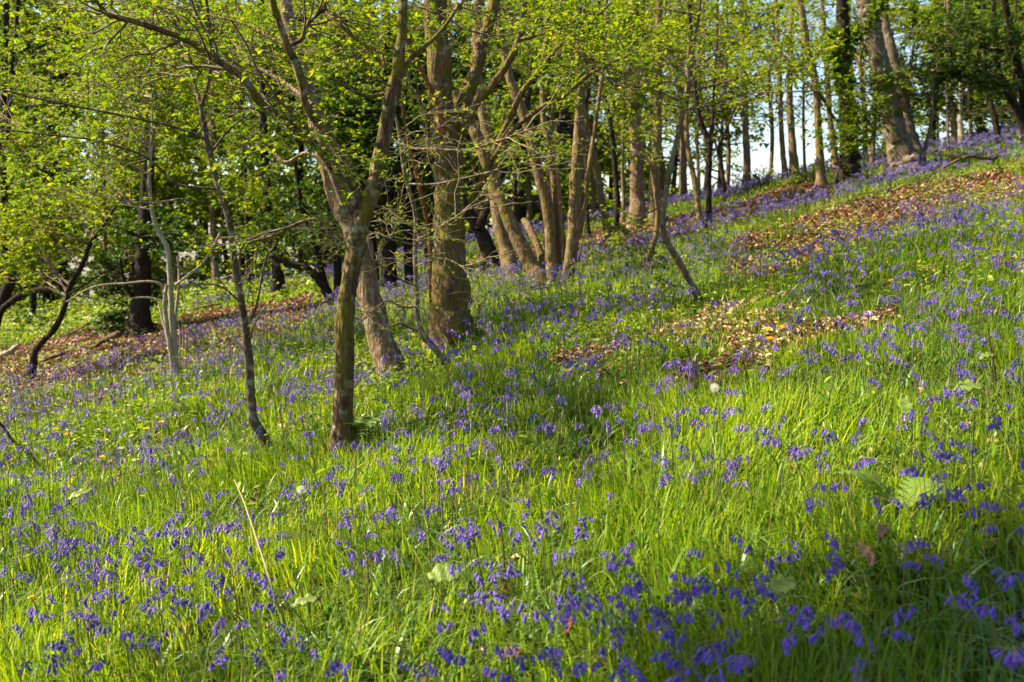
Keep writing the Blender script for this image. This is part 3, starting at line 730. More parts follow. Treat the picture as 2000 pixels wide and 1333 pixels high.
# ---- big broad tree
T("broad_tree", "broad mossy trunk, thickest in the middle of the photo, forking high into dark limbs", (886, 676),
  [([(886, 680), (883, 640), (880, 590), (879, 538), (877, 480), (877, 433), (877, 380), (876, 320), (872, 262), (864, 220), (860, 175), (856, 100), (850, 0)], [80, 71, 67, 65, 61, 58, 56, 55, 52, 48, 46, 45, 44]),
   ([(880, 300), (893, 260), (902, 224), (913, 185), (923, 158), (933, 120), (941, 88), (955, 45), (965, 0)], [38, 36, 32, 29, 28, 27, 26, 25, 24], 0.3),
   ([(893, 290), (909, 245), (930, 205), (955, 175), (985, 135), (1004, 102), (1018, 60), (1024, 0)], [18, 17, 15, 15, 14, 13, 12, 11], -0.3),
   ([(1018, 78), (1060, 66), (1100, 50), (1150, 28), (1200, 0)], [8, 7, 6, 5, 4], -0.2, -0.3),
   ([(918, 400), (937, 364), (955, 325), (965, 298), (982, 262), (997, 228), (1020, 180), (1053, 140), (1091, 91), (1130, 60), (1180, 20)], [12, 14, 14, 14, 13, 12, 11, 10, 8, 7, 5], -0.5),
   ([(962, 312), (985, 275), (1004, 252), (1030, 230), (1063, 207), (1105, 186), (1140, 154), (1193, 123), (1260, 95)], [9, 9, 9, 9, 9, 8, 8, 7, 4], -0.5, -0.2),
   ([(862, 250), (835, 225), (815, 190), (800, 165)], [11, 10, 9, 7], 0.2),
   ([(855, 265), (830, 268), (805, 262), (790, 250)], [9, 8, 6, 4], -0.1)],
  B_OAK, L_MID, [(1000, 60, 130, 80, 0.2, 1.0, 10), (830, 50, 90, 60, 0.5, 1.0, 7), (1130, 60, 110, 60, -0.4, 0.8, 9)], leaf=0.032, keep=0.5, lump=0.04, sides=20, top=2.5, subd=6)
# ---- strip of peeled dead wood and thorn
T("dead_tree", "thin peeled rust-coloured dead stem just left of the broad mossy trunk", (842, 560),
  [([(842, 560), (840, 480), (832, 420), (822, 378), (815, 345), (808, 315), (800, 285), (794, 252), (786, 210), (790, 160)], [9, 9, 10, 9, 8, 8, 7, 7, 6, 4], -0.3),
   ([(866, 262), (858, 215), (846, 182), (832, 155), (818, 130), (806, 100), (790, 70)], [10, 9, 9, 8, 7, 6, 4], -0.3, -0.6)], B_RUST, None, (), depth=8.0)
T("thorn_tree", "spiny thorn sapling with bare twigs and kinked stem before the broad trunk", (879, 722),
  [([(879, 722), (858, 692), (838, 668), (827, 657), (816, 626), (814, 590), (813, 555), (811, 500), (812, 433), (806, 395), (798, 368), (789, 330), (785, 300), (780, 263), (772, 225)], [12, 13, 13, 13, 10, 10, 9, 9, 8, 8, 8, 8, 7, 6, 4], -0.3),
   ([(823, 650), (800, 640), (780, 632), (760, 640)], [7, 6, 5, 3], -0.2),
   ([(800, 360), (850, 360), (900, 350), (960, 335), (1010, 318), (1050, 300)], [4, 4, 4, 3.5, 3, 2], -0.5, -0.3),
   ([(800, 290), (850, 292), (910, 293), (960, 280), (1010, 262), (1070, 240)], [4, 4, 3.5, 3.5, 3, 2], -0.6, -0.3),
   ([(812, 470), (845, 452), (880, 430), (930, 400), (975, 385)], [4, 4, 3.5, 3, 2], -0.6, -0.3),
   ([(812, 480), (770, 470), (730, 455), (700, 440)], [4, 4, 3, 2], -0.5, -0.3),
   ([(813, 520), (860, 505), (900, 520), (920, 545)], [4, 3, 3, 2], -0.6, -0.3),
   ([(814, 560), (780, 545), (745, 520), (712, 500)], [4, 3.5, 3, 2], -0.5, -0.3),
   ([(815, 600), (785, 600), (750, 590), (690, 640), (640, 645)], [4, 3.5, 3, 2.5, 2], -0.5, -0.3)],
  B_GREY, L_LIME, [(780, 480, 90, 80, -0.5, 0.3, 9), (860, 470, 80, 70, -0.6, 0.3, 5), (770, 600, 80, 50, -0.4, 0.3, 8), (900, 370, 120, 40, -0.5, 0.3, 5), (660, 440, 50, 50, -0.9, 0.2, 5), (830, 270, 50, 60, -0.4, 0.3, 5)], leaf=0.022, twt=1.35, keep=0.16, twigm=B_TWIGPALE, stemleaf=1, subd=8, twd=12, top=0.6, up=0.05)
# ---- coppiced hazel
T("coppiced_hazel", "coppiced hazel with a fan of tall pale brown stems right of the broad trunk", (1085, 560),
  [([(1066, 560), (1050, 535), (1033, 510), (1014, 472), (996, 433), (983, 395), (958, 335), (934, 273), (920, 242), (890, 180)], [25.5, 30.2, 29.0, 27.8, 26.7, 25.5, 24.4, 23.2, 22.0, 17.4], 0.3),
   ([(1076, 561), (1076, 520), (1075, 486), (1072, 433), (1064, 385), (1046, 315), (1035, 263), (1018, 210), (1000, 168), (986, 105), (975, 50), (970, 0)], [24.4, 25.5, 25.5, 24.4, 23.2, 22.0, 20.9, 19.7, 17.4, 16.2, 15.1, 13.9], 0.3),
   ([(1105, 560), (1111, 520), (1117, 486), (1121, 433), (1123, 385), (1128, 315), (1132, 245), (1133, 140), (1131, 60), (1128, 0)], [25.5, 25.5, 24.4, 23.2, 24.4, 23.2, 20.9, 18.6, 16.2, 15.1], -0.1),
   ([(1090, 562), (1092, 500), (1088, 433), (1083, 370), (1075, 300), (1062, 240), (1060, 160), (1066, 80), (1070, 0)], [15.1, 13.9, 12.8, 12.8, 11.6, 11.6, 10.4, 10.4, 9.3], 0.6),
   ([(1096, 560), (1100, 490), (1097, 433), (1090, 350), (1082, 300), (1078, 240), (1085, 150), (1090, 60), (1096, 0)], [10.4, 9.3, 9.3, 8.1, 8.1, 7.0, 7.0, 5.8, 5.8], 0.2),
   ([(1068, 560), (1062, 520), (1050, 480), (1034, 447), (1022, 430)], [16.2, 15.1, 15.1, 15.1, 11.6], 0.5),
   ([(1100, 562), (1112, 510), (1136, 440), (1150, 330), (1165, 230), (1178, 130), (1185, 0)], [10.4, 10.4, 9.3, 9.3, 8.1, 8.1, 7.0], 0.5),
   ([(1120, 560), (1128, 520), (1138, 470), (1146, 430)], [4.6, 4.6, 3.5, 2.3], -0.2),
   ([(1130, 470), (1128, 440), (1140, 405), (1145, 385)], [2.3, 2.3, 2.3, 1.7], -0.4)],
  B_HAZEL, L_MID, [(1080, 130, 150, 120, 0.4, 1.2, 12), (1060, 300, 90, 60, 0.2, 0.6, 5), (1000, 200, 90, 90, 0.8, 0.8, 6)], leaf=0.042, keep=0.5, split=True, top=2, subd=5)
T("reddish_tree", "reddish brown trunk between the black leaning trunk and the hazel stems", (1004, 552),
  [([(1004, 552), (995, 515), (988, 486), (974, 433), (968, 390), (955, 300), (948, 245), (935, 180), (930, 90), (935, 0)], [32, 29, 27, 25, 23, 22, 21, 20, 18, 16], 0.6)],
  B_HAZEL, L_MID, [(960, 80, 90, 90, 1, 1, 7)], leaf=0.05, S=1.3, keep=0.5)
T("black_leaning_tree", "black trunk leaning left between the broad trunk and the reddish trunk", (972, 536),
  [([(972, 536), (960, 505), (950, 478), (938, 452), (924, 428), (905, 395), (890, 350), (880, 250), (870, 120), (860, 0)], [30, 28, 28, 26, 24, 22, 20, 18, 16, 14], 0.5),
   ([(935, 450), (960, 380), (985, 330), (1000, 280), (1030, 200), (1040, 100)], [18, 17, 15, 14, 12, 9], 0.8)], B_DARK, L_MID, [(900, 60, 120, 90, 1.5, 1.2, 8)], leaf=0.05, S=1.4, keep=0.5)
T("crooked_tree", "crooked black forked stem behind the hazel fan", (1092, 535),
  [([(1092, 535), (1088, 470), (1082, 400), (1076, 330), (1080, 285), (1095, 240), (1105, 203), (1112, 150), (1120, 90)], [20, 19, 18, 17, 18, 15, 13, 11, 8], 0.3),
   ([(1080, 290), (1110, 262), (1135, 225), (1150, 170), (1160, 80), (1170, 0)], [13, 12, 11, 10, 8, 7], 0.8)], B_DARK, L_MID, [(1140, 100, 80, 80, 0.8, 0.8, 7)], leaf=0.05, S=1.4, keep=0.6, depth=12.5)
# ---- saplings in the middle right
T("sapling", "thin leaning sapling with a dark foot at the edge of the sunlit leaf litter", (1369, 596),
  [([(1369, 596), (1356, 566), (1342, 542), (1328, 515), (1314, 492), (1302, 470), (1295, 445), (1294, 425), (1298, 396), (1308, 333), (1321, 280), (1333, 228), (1341, 195), (1349, 150), (1352, 105), (1362, 52), (1368, 0)], [15, 14, 13, 13, 13, 12, 11, 11, 11, 10, 10, 9, 9, 8, 7, 6, 5], -0.2),
   ([(1340, 205), (1300, 185), (1250, 170), (1200, 168)], [5, 4, 4, 3], -0.5),
   ([(1345, 180), (1400, 165), (1460, 150), (1540, 140), (1600, 130)], [5, 4, 4, 3, 2], -0.3),
   ([(1338, 215), (1390, 205), (1450, 185), (1520, 180), (1600, 178)], [4, 4, 3, 3, 2], -0.5),
   ([(1350, 140), (1390, 110), (1440, 80), (1500, 40)], [5, 4, 3, 2], 0.2),
   ([(1298, 400), (1260, 420), (1220, 440), (1180, 475)], [3, 3, 2, 2], -0.4),
   ([(1310, 470), (1270, 476), (1215, 478), (1175, 480)], [2.5, 2, 2, 1.5], -0.4)],
  B_GREY, L_LIME, [(1210, 110, 200, 110, -0.2, 1.4, 12), (1340, 120, 150, 120, -0.2, 1.0, 12), (1490, 120, 140, 100, -0.2, 0.8, 10), (1240, 440, 60, 20, -0.4, 0.2, 3), (1120, 60, 150, 80, -0.4, 1.2, 6)], leaf=0.03, keep=0.55, stemleaf=1, top=1)
T("sapling", "short curved sapling stem just left of the leaning sapling", (1268, 528),
  [([(1268, 528), (1268, 505), (1274, 480), (1282, 455), (1284, 420), (1280, 380), (1272, 330), (1266, 280)], [13, 12, 12, 11, 9, 7, 5, 3], 0.1)],
  B_HAZEL, L_LIME, [(1260, 330, 60, 80, 0, 0.5, 6)], leaf=0.035, keep=0.4, subd=6, twigm=B_TWIG)
T("woodland_tree", "brown slim stem, left one of the close pair right of the leaning sapling", (1374, 459),
  [([(1374, 459), (1366, 420), (1360, 380), (1356, 350), (1347, 310), (1342, 273), (1340, 200), (1345, 120), (1350, 0)], [13, 12, 11, 11, 10, 10, 9, 8, 7], 0.4)], B_HAZEL, L_LIME, [(1340, 60, 80, 70, 0.5, 1, 7)], leaf=0.045, S=1.3, keep=0.5)
T("woodland_tree", "dark slim stem bending left near its top, right one of the close pair", (1384, 460),
  [([(1384, 460), (1385, 420), (1384, 368), (1385, 320), (1384, 280), (1372, 248), (1362, 215), (1358, 180), (1352, 90), (1345, 0)], [14, 12, 11, 11, 12, 11, 10, 9, 8, 7], 0.2),
   ([(1384, 280), (1391, 235), (1394, 180), (1400, 90), (1402, 0)], [7, 6, 5, 5, 4], 0.3)], B_DARK, L_LIME, [(1410, 120, 90, 90, 0.5, 1, 8)], leaf=0.045, S=1.3, keep=0.5)
T("woodland_tree", "thin dark stem on the brown leaf strip right of the close pair of stems", (1417, 398),
  [([(1417, 398), (1412, 350), (1408, 318), (1403, 290), (1420, 250), (1440, 200)], [10, 9, 8, 7, 5, 4], 0.2), ([(1405, 310), (1392, 260), (1378, 200)], [5, 4, 3], 0.2)], B_DARK, L_LIME, [(1420, 230, 70, 60, 0.2, 0.8, 7)], leaf=0.05, S=1.5, keep=0.35)
T("woodland_tree", "plain brown trunk behind the leaning sapling, against the bright sky", (1335, 400),
  [([(1335, 402), (1334, 340), (1333, 280), (1330, 220), (1328, 120), (1325, 0)], [16, 15, 14, 13, 12, 11], 0.2)], B_HAZEL, L_MID, [(1320, 60, 70, 80, 0, 1.2, 7)], leaf=0.06, S=1.8, keep=0.6)
T("woodland_tree", "thick pinkish trunk in the background, left of two standing on the brown strip", (1244, 445),
  [([(1244, 445), (1245, 385), (1244, 310), (1241, 245), (1238, 160), (1236, 0)], [32, 28, 26, 24, 22, 20], 0.3)], B_PINK, L_MID, [(1230, 80, 110, 100, 0.3, 1.5, 8)], leaf=0.06, S=1.8, keep=0.6)
T("woodland_tree", "rough brown trunk in the background, right of two standing on the brown strip", (1278, 442),
  [([(1278, 442), (1277, 385), (1280, 320), (1284, 260), (1286, 180), (1288, 0)], [22, 20, 18, 17, 16, 14], 0.3)], B_HAZEL, L_MID, [(1290, 120, 90, 100, 0.2, 1.5, 7)], leaf=0.06, S=1.8, keep=0.6)
T("woodland_tree", "dark curved stem with violet carpet at its foot right of the hazel fan", (1203, 468),
  [([(1203, 470), (1204, 430), (1206, 390), (1203, 350), (1199, 300), (1193, 245), (1184, 205), (1172, 172), (1162, 140), (1155, 60), (1150, 0)], [12, 12, 11, 11, 10, 10, 10, 10, 9, 8, 7], 0.3)], B_DARK, L_LIME, [(1180, 110, 80, 90, 0.4, 1, 8)], leaf=0.05, S=1.4, keep=0.5)
T("woodland_tree", "mossy leaning stem between the hazel fan and the dark curved stem", (1193, 482),
  [([(1193, 484), (1186, 446), (1177, 400), (1168, 350), (1158, 300), (1148, 262), (1144, 200), (1142, 100), (1140, 0)], [17, 16, 15, 15, 13, 12, 11, 10, 9], 0.4)], B_OAK, L_MID, [(1160, 180, 70, 100, 0.4, 1, 6)], leaf=0.05, S=1.4, keep=0.5)
T("woodland_tree", "pale upright trunk with a split crown against the brightest gap of sky", (1458, 352),
  [([(1458, 354), (1459, 320), (1457, 273), (1456, 230), (1455, 180), (1450, 90), (1448, 0)], [16, 14, 13, 12, 11, 9, 8], 0.4)], B_PINK, L_LIME, [(1450, 100, 80, 90, 0.5, 1.4, 9)], leaf=0.06, S=1.8, keep=0.45)
T("woodland_tree", "left of the twin brown trunks against the sky gap", (1534, 349),
  [([(1534, 350), (1530, 310), (1527, 270), (1524, 196), (1522, 140), (1518, 60), (1515, 0)], [12, 11, 10, 9, 9, 8, 7], 0.3)], B_HAZEL, L_LIME, [(1500, 90, 80, 90, 0.3, 1.3, 9)], leaf=0.06, S=1.8, keep=0.4)
T("woodland_tree", "right and thicker of the twin brown trunks against the sky gap", (1553, 350),
  [([(1553, 352), (1549, 300), (1545, 245), (1542, 196), (1543, 150), (1545, 60), (1547, 0)], [18, 16, 14, 13, 12, 11, 10], 0.3)], B_HAZEL, L_LIME, [(1560, 120, 80, 90, 0.3, 1.3, 9)], leaf=0.06, S=1.8, keep=0.4)
T("woodland_tree", "wavy brown trunk left of the ivy-clad dark trunk, a branch crossing to it", (1603, 366),
  [([(1603, 368), (1603, 330), (1601, 298), (1599, 262), (1597, 228), (1594, 175), (1587, 135), (1579, 105), (1572, 65), (1566, 21), (1560, 0)], [19, 16, 15, 14, 13, 14, 15, 15, 14, 12, 11], 0.2),
   ([(1592, 170), (1612, 200), (1625, 225), (1640, 240)], [8, 7, 6, 5], 0.5),
   ([(1594, 178), (1560, 150), (1530, 110), (1515, 70)], [7, 6, 5, 4], 0.3)], B_HAZEL, L_LIME, [(1560, 60, 90, 80, 0.3, 1, 10)], leaf=0.05, S=1.5, keep=0.45)
T("ivy_clad_tree", "dark upright trunk wrapped in green ivy left of the grey beech", (1660, 357),
  [([(1660, 360), (1660, 320), (1658, 280), (1656, 245), (1653, 190), (1650, 140), (1648, 70), (1645, 0)], [38, 34, 32, 30, 27, 26, 25, 24], 0.1),
   ([(1652, 96), (1672, 78), (1695, 50), (1717, 16), (1725, 0)], [10, 10, 9, 8, 7], -0.3),
   ([(1655, 190), (1640, 165), (1632, 125), (1625, 95), (1628, 60)], [9, 9, 8, 7, 5], -0.2)], B_DARK, L_MID, [(1650, 260, 50, 80, -0.2, 0.7, 12), (1690, 180, 60, 60, -0.4, 0.7, 5)], leaf=0.055, S=1.2, keep=0.55, ivy=1.4, lump=0.05)
T("woodland_tree", "brown stem rising behind the ivy-clad dark trunk", (1636, 340),
  [([(1636, 342), (1630, 300), (1626, 273), (1620, 220), (1618, 180), (1612, 100), (1608, 35), (1605, 0)], [14, 13, 12, 11, 10, 10, 9, 8], 0.3)], B_HAZEL, L_MID, [(1600, 90, 60, 80, 0.3, 1, 6)], leaf=0.06, S=1.8, keep=0.5)
T("beech_tree", "massive smooth grey beech with two leaning trunks on the violet bank", (1772, 330),
  [([(1772, 334), (1762, 305), (1752, 270), (1743, 228), (1733, 185), (1722, 140), (1712, 95), (1702, 52), (1695, 20), (1690, 0)], [54, 43, 39, 37, 36, 36, 35, 35, 35, 35], 0.2),
   ([(1792, 330), (1782, 290), (1774, 255), (1766, 217), (1753, 155), (1741, 105), (1732, 65), (1722, 24), (1716, 0)], [34, 30, 28, 27, 25, 23, 21, 20, 18], 0.7, 0.3),
   ([(1796, 318), (1806, 292), (1814, 262), (1820, 230), (1822, 190)], [12, 9, 7, 6, 4], -0.2)],
  B_BEECH, L_MID, [(1760, 120, 110, 110, 0.0, 1.2, 8)], leaf=0.06, S=1.6, keep=0.5, lump=0.02, sides=20)
T("woodland_tree", "pale silvery thin trunk right of the grey beech", (1878, 300),
  [([(1878, 301), (1877, 260), (1875, 210), (1878, 160), (1882, 100), (1886, 0)], [12, 10, 9, 8, 7, 6], 0.2)], B_PALE, L_MID, [(1880, 60, 70, 70, 0, 1, 6)], leaf=0.06, S=1.6, keep=0.5)
T("woodland_tree", "thinnest grey pole between the beech and the silvery thin trunk", (1852, 303),
  [([(1852, 304), (1851, 260), (1850, 215), (1848, 120), (1846, 0)], [7, 6, 6, 5, 4], 0.2)], B_GREY, L_MID, [(1845, 50, 60, 60, 0, 1, 5)], leaf=0.06, S=1.6, keep=0.5)
T("woodland_tree", "brown trunk just left of the silvery thin trunk, dark evergreen behind", (1866, 285),
  [([(1866, 286), (1862, 245), (1858, 205), (1856, 150), (1852, 0)], [12, 11, 10, 9, 8], 0.2)], B_HAZEL, L_DARK, [(1890, 230, 50, 40, 0, 1, 7)], leaf=0.07, S=1.8, keep=0.8)
T("woodland_tree", "dark stem leaning left on the far violet bank near the right edge", (1955, 288),
  [([(1955, 290), (1948, 258), (1941, 228), (1934, 198), (1927, 168), (1922, 100), (1920, 0)], [13, 12, 11, 10, 10, 8, 7], 0.2)], B_DARK, L_MID, [(1940, 110, 70, 80, 0, 1, 7)], leaf=0.06, S=1.6, keep=0.5)
T("dark_tree", "dark overhanging tree at the right edge with drooping shaded branches", (2010, 280),
  [([(2010, 285), (1998, 240), (1985, 212), (1973, 189), (1962, 165), (1950, 140), (1945, 90), (1940, 0)], [20, 17, 16, 16, 14, 12, 10, 8], -0.2),
   ([(2006, 265), (2000, 190), (1987, 122), (1978, 80), (1973, 52), (1962, 0)], [18, 16, 15, 14, 13, 12], -0.4),
   ([(1965, 172), (1920, 158), (1870, 148), (1820, 140), (1770, 150)], [8, 7, 6, 5, 3], -0.6),
   ([(1960, 100), (1900, 90), (1840, 95), (1780, 110)], [7, 6, 5, 3], -0.6)],
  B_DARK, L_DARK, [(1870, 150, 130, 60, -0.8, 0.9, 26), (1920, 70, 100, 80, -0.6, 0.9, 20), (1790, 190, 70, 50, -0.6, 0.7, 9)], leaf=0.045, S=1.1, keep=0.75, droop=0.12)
# ---- left side
T("pale_sapling", "pale whitish twin-stemmed sapling with arching branches, left of the slender grey sapling", (346, 746),
  [([(346, 746), (341, 690), (337, 643), (335, 600), (333, 556), (330, 515), (327, 485), (317, 466), (303, 436), (298, 415), (293, 380), (291, 333), (295, 290), (298, 245), (297, 180), (296, 105)], [14, 12, 12, 11, 11, 10, 10, 9, 8, 8, 7, 7, 7, 6, 5, 4], 0.1),
   ([(341, 730), (334, 690), (329, 657), (324, 620), (322, 601), (323, 575), (326, 556)], [11, 10, 9, 9, 8, 8, 6], -0.1),
   ([(348, 744), (345, 690), (342, 640), (346, 590), (350, 540), (346, 500)], [8, 7, 6, 6, 5, 3], 0.1),
   ([(343, 744), (336, 700), (328, 665), (316, 620), (308, 585)], [6, 5, 5, 4, 2], 0.2),
   ([(324, 568), (312, 555), (287, 550), (245, 554), (200, 557), (165, 568), (130, 590)], [5, 5, 4, 4, 3, 3, 2], -0.3),
   ([(343, 557), (368, 538), (396, 514), (420, 475), (430, 455)], [6, 7, 6, 5, 4], -0.2),
   ([(366, 538), (352, 525), (338, 515)], [4, 4, 3], -0.2),
   ([(322, 590), (290, 582), (250, 583)], [4, 4, 3], -0.2),
   ([(298, 410), (270, 405), (240, 400)], [4, 3, 2], 0.1)],
  B_PALE, L_LIME, [(250, 160, 200, 130, 0.6, 1.6, 30), (200, 310, 160, 80, 0.4, 1.0, 11)], leaf=0.035, keep=0.5, subd=6, twigm=B_TWIGPALE)
for _i, (_x, _lab) in enumerate(((352, "left of three thin pale shoots beside the whitish sapling"), (358, "middle one of three thin pale shoots beside the whitish sapling"), (364, "right of three thin pale shoots beside the whitish sapling"))):
    T("young_shoot", _lab, (_x, 738 - 2 * _i), [([(_x, 738 - 2 * _i), (_x - 1, 700), (_x, 660), (_x - 3 + _i, 632 + 3 * _i)], [3, 2.6, 2.2, 1.4], 0.0)], B_TWIGPALE, None, (), cat="shoot", group="pale shoots beside the whitish sapling", sides=6)
T("curved_tree", "dark thin tree curving to the right from the brown bank at the left", (60, 748),
  [([(60, 748), (64, 710), (70, 685), (86, 664), (105, 645), (118, 622), (126, 601), (131, 583), (134, 566), (143, 546), (154, 531), (165, 508), (172, 485), (182, 468), (193, 454), (215, 420), (240, 385)], [18, 14, 13, 12, 12, 11, 11, 10, 10, 10, 10, 9, 9, 8, 8, 6, 4], 0.2),
   ([(134, 575), (160, 560), (190, 540), (230, 520)], [4, 3, 3, 2], 0.2)],
  B_DARK, L_LIME, [(120, 420, 140, 70, 0.4, 1.0, 12), (40, 510, 70, 45, 0.5, 0.8, 5)], leaf=0.05, S=1.2, keep=0.6)
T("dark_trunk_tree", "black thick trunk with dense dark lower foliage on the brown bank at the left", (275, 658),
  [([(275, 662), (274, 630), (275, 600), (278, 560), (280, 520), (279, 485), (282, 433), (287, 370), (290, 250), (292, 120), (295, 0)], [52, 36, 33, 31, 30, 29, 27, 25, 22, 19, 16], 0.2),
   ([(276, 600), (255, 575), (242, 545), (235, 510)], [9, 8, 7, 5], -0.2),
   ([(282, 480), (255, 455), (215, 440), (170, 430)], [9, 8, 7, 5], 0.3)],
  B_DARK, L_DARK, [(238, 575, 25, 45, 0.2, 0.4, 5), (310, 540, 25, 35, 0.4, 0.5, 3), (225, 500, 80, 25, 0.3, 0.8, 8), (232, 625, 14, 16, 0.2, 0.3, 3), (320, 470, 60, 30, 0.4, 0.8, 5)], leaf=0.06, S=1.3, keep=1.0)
T("edge_tree", "black forked trunk with low drooping limbs cut by the left edge of the photo", (-30, 690),
  [([(-30, 690), (-12, 640), (0, 600), (16, 562), (22, 535), (12, 500), (10, 460), (8, 380), (4, 280), (8, 150), (12, 0)], [22, 20, 20, 22, 22, 18, 17, 15, 14, 13, 12], 0.2),
   ([(-20, 632), (10, 600), (40, 578), (78, 566), (100, 570)], [14, 13, 12, 10, 6], -0.2),
   ([(12, 280), (20, 180), (30, 90), (34, 0)], [10, 9, 8, 8], 0.4)],
  B_DARK, L_LIME, [(50, 480, 90, 60, 0, 1, 8), (40, 300, 80, 120, 0.3, 1, 12), (30, 120, 80, 110, 0.3, 1, 12)], leaf=0.06, S=1.5, keep=0.9)
T("multi_stem_tree", "dark many-stemmed leaning tree behind the forked mossy trunk", (656, 600),
  [([(656, 602), (644, 580), (630, 556), (618, 540), (602, 528), (580, 520), (556, 512), (530, 500)], [20, 18, 17, 16, 16, 14, 10, 6], -0.2),
   ([(650, 600), (636, 560), (620, 500), (600, 440), (585, 380), (575, 300)], [15, 14, 12, 10, 9, 7], 0.3),
   ([(660, 602), (660, 540), (655, 470), (640, 380), (630, 300)], [18, 16, 14, 12, 9], 0.4),
   ([(664, 602), (690, 540), (720, 460), (740, 380), (760, 280)], [15, 14, 12, 10, 7], 0.4)],
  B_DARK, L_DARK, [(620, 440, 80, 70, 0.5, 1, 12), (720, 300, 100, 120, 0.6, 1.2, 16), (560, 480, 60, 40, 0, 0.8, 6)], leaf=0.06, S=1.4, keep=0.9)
T("evergreen_tree", "dark yew-like evergreen filling the gap between the forked and the broad trunk", (762, 540),
  [([(762, 545), (760, 480), (755, 400), (758, 300), (755, 150), (752, 0)], [30, 26, 24, 22, 20, 16], 0.2),
   ([(800, 548), (798, 480), (800, 400), (812, 300), (815, 150)], [20, 18, 16, 14, 10], 0.3),
   ([(735, 545), (728, 470), (715, 380), (700, 280)], [16, 14, 12, 9], 0.2)],
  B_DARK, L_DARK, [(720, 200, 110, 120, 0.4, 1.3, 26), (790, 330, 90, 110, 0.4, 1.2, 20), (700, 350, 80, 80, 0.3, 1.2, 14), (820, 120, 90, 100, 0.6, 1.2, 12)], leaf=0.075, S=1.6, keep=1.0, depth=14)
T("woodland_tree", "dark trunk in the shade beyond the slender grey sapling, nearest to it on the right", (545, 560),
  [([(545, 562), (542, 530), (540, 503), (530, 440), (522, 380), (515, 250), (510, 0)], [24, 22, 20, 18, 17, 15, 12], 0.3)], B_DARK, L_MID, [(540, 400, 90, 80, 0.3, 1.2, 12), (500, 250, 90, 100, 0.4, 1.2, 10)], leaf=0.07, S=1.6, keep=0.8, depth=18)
T("woodland_tree", "pale brown trunk in the sunlit back behind the whitish sapling's right branch", (424, 572),
  [([(424, 574), (422, 540), (418, 500), (416, 440), (414, 250), (412, 0)], [16, 15, 14, 13, 11, 9], 0.3)], B_PINK, L_LIME, [(420, 330, 100, 110, 0.3, 1.5, 12), (420, 120, 110, 110, 0.3, 1.5, 10)], leaf=0.085, S=2.2, keep=0.8, depth=24)
T("woodland_tree", "thin orange-brown trunk standing in the bright meadow at the far left", (205, 600),
  [([(205, 602), (204, 570), (206, 530), (205, 440), (200, 250), (195, 0)], [10, 9, 8, 8, 7, 6], 0.3)], B_RUST, L_LIME, [(180, 380, 120, 100, 0.3, 1.8, 12), (190, 170, 130, 110, 0.3, 1.8, 12)], leaf=0.095, S=2.4, keep=0.8, depth=28)
# ---- slim trees in the middle distance
for _px, _by, _d, _w, _ln, _lab, _bm, _lm in (
    (1160, 452, 16.5, 8, -16, "slim dark pole close behind the right-hand hazel stems", "D", "M"),
    (1222, 440, 19, 8, 10, "slim brown pole just left of the thick pinkish background trunk", "H", "L"),
    (1262, 432, 21, 7, -8, "very thin pole in the gap between the two background trunks", "D", "M"),
    (1302, 425, 18, 9, 14, "slim brown pole behind the pale top of the leaning sapling", "H", "L"),
    (1318, 412, 21, 7, -18, "slim grey pole leaning left beside the plain brown trunk", "G", "M"),
    (1362, 400, 21, 8, 22, "slim pole leaning right behind the close pair of stems", "H", "L"),
    (1578, 356, 22, 7, -10, "thin dark pole between the twin trunks and the wavy trunk", "D", "M"),
    (1700, 322, 22, 11, 8, "brown trunk just behind the left side of the grey beech", "H", "M"),
    (1905, 284, 24, 8, -10, "slim dark pole right of the silvery thin trunk", "D", "M"),
    (1978, 262, 23, 8, 12, "slim dark pole on the crest close to the right edge", "D", "M"),
    (485, 580, 19, 10, -30, "slim dark trunk in the shade just right of the slender grey sapling", "D", "M"),
    (600, 566, 20, 10, 20, "slim dark trunk behind the leaning pinkish tree's left side", "D", "M"),
    (690, 552, 19, 10, -14, "slim dark trunk close behind the forked mossy trunk", "D", "M"),
    (835, 522, 18, 12, 10, "dark trunk just left of the broad mossy trunk", "D", "M"),
    (1020, 490, 17, 12, -20, "dark trunk behind the leaning hazel stem", "D", "M")):
    T("slim_tree", _lab, (_px, _by), [([(_px, _by), (_px + 0.15 * _ln, _by - 70), (_px + 0.3 * _ln, _by - 160), (_px + 0.7 * _ln, _by // 3), (_px + _ln, 0)], [_w, _w * 0.85, _w * 0.75, _w * 0.65, _w * 0.5], 0.3)],
      {"D": B_DARK, "H": B_HAZEL, "R": B_RUST, "G": B_GREY}[_bm], {"L": L_LIME, "M": L_MID}[_lm], [(_px + 0.6 * _ln, 190, 80, 120, 0.2, 1.4, 9), (_px + _ln, 60, 90, 80, 0.2, 1.4, 6)],
      leaf=0.06, S=1.7, keep=0.3 if _px < 1300 else 0.16, depth=_d, wobble=0.25, group="slim trees in the middle distance", sides=8, top=2.5)
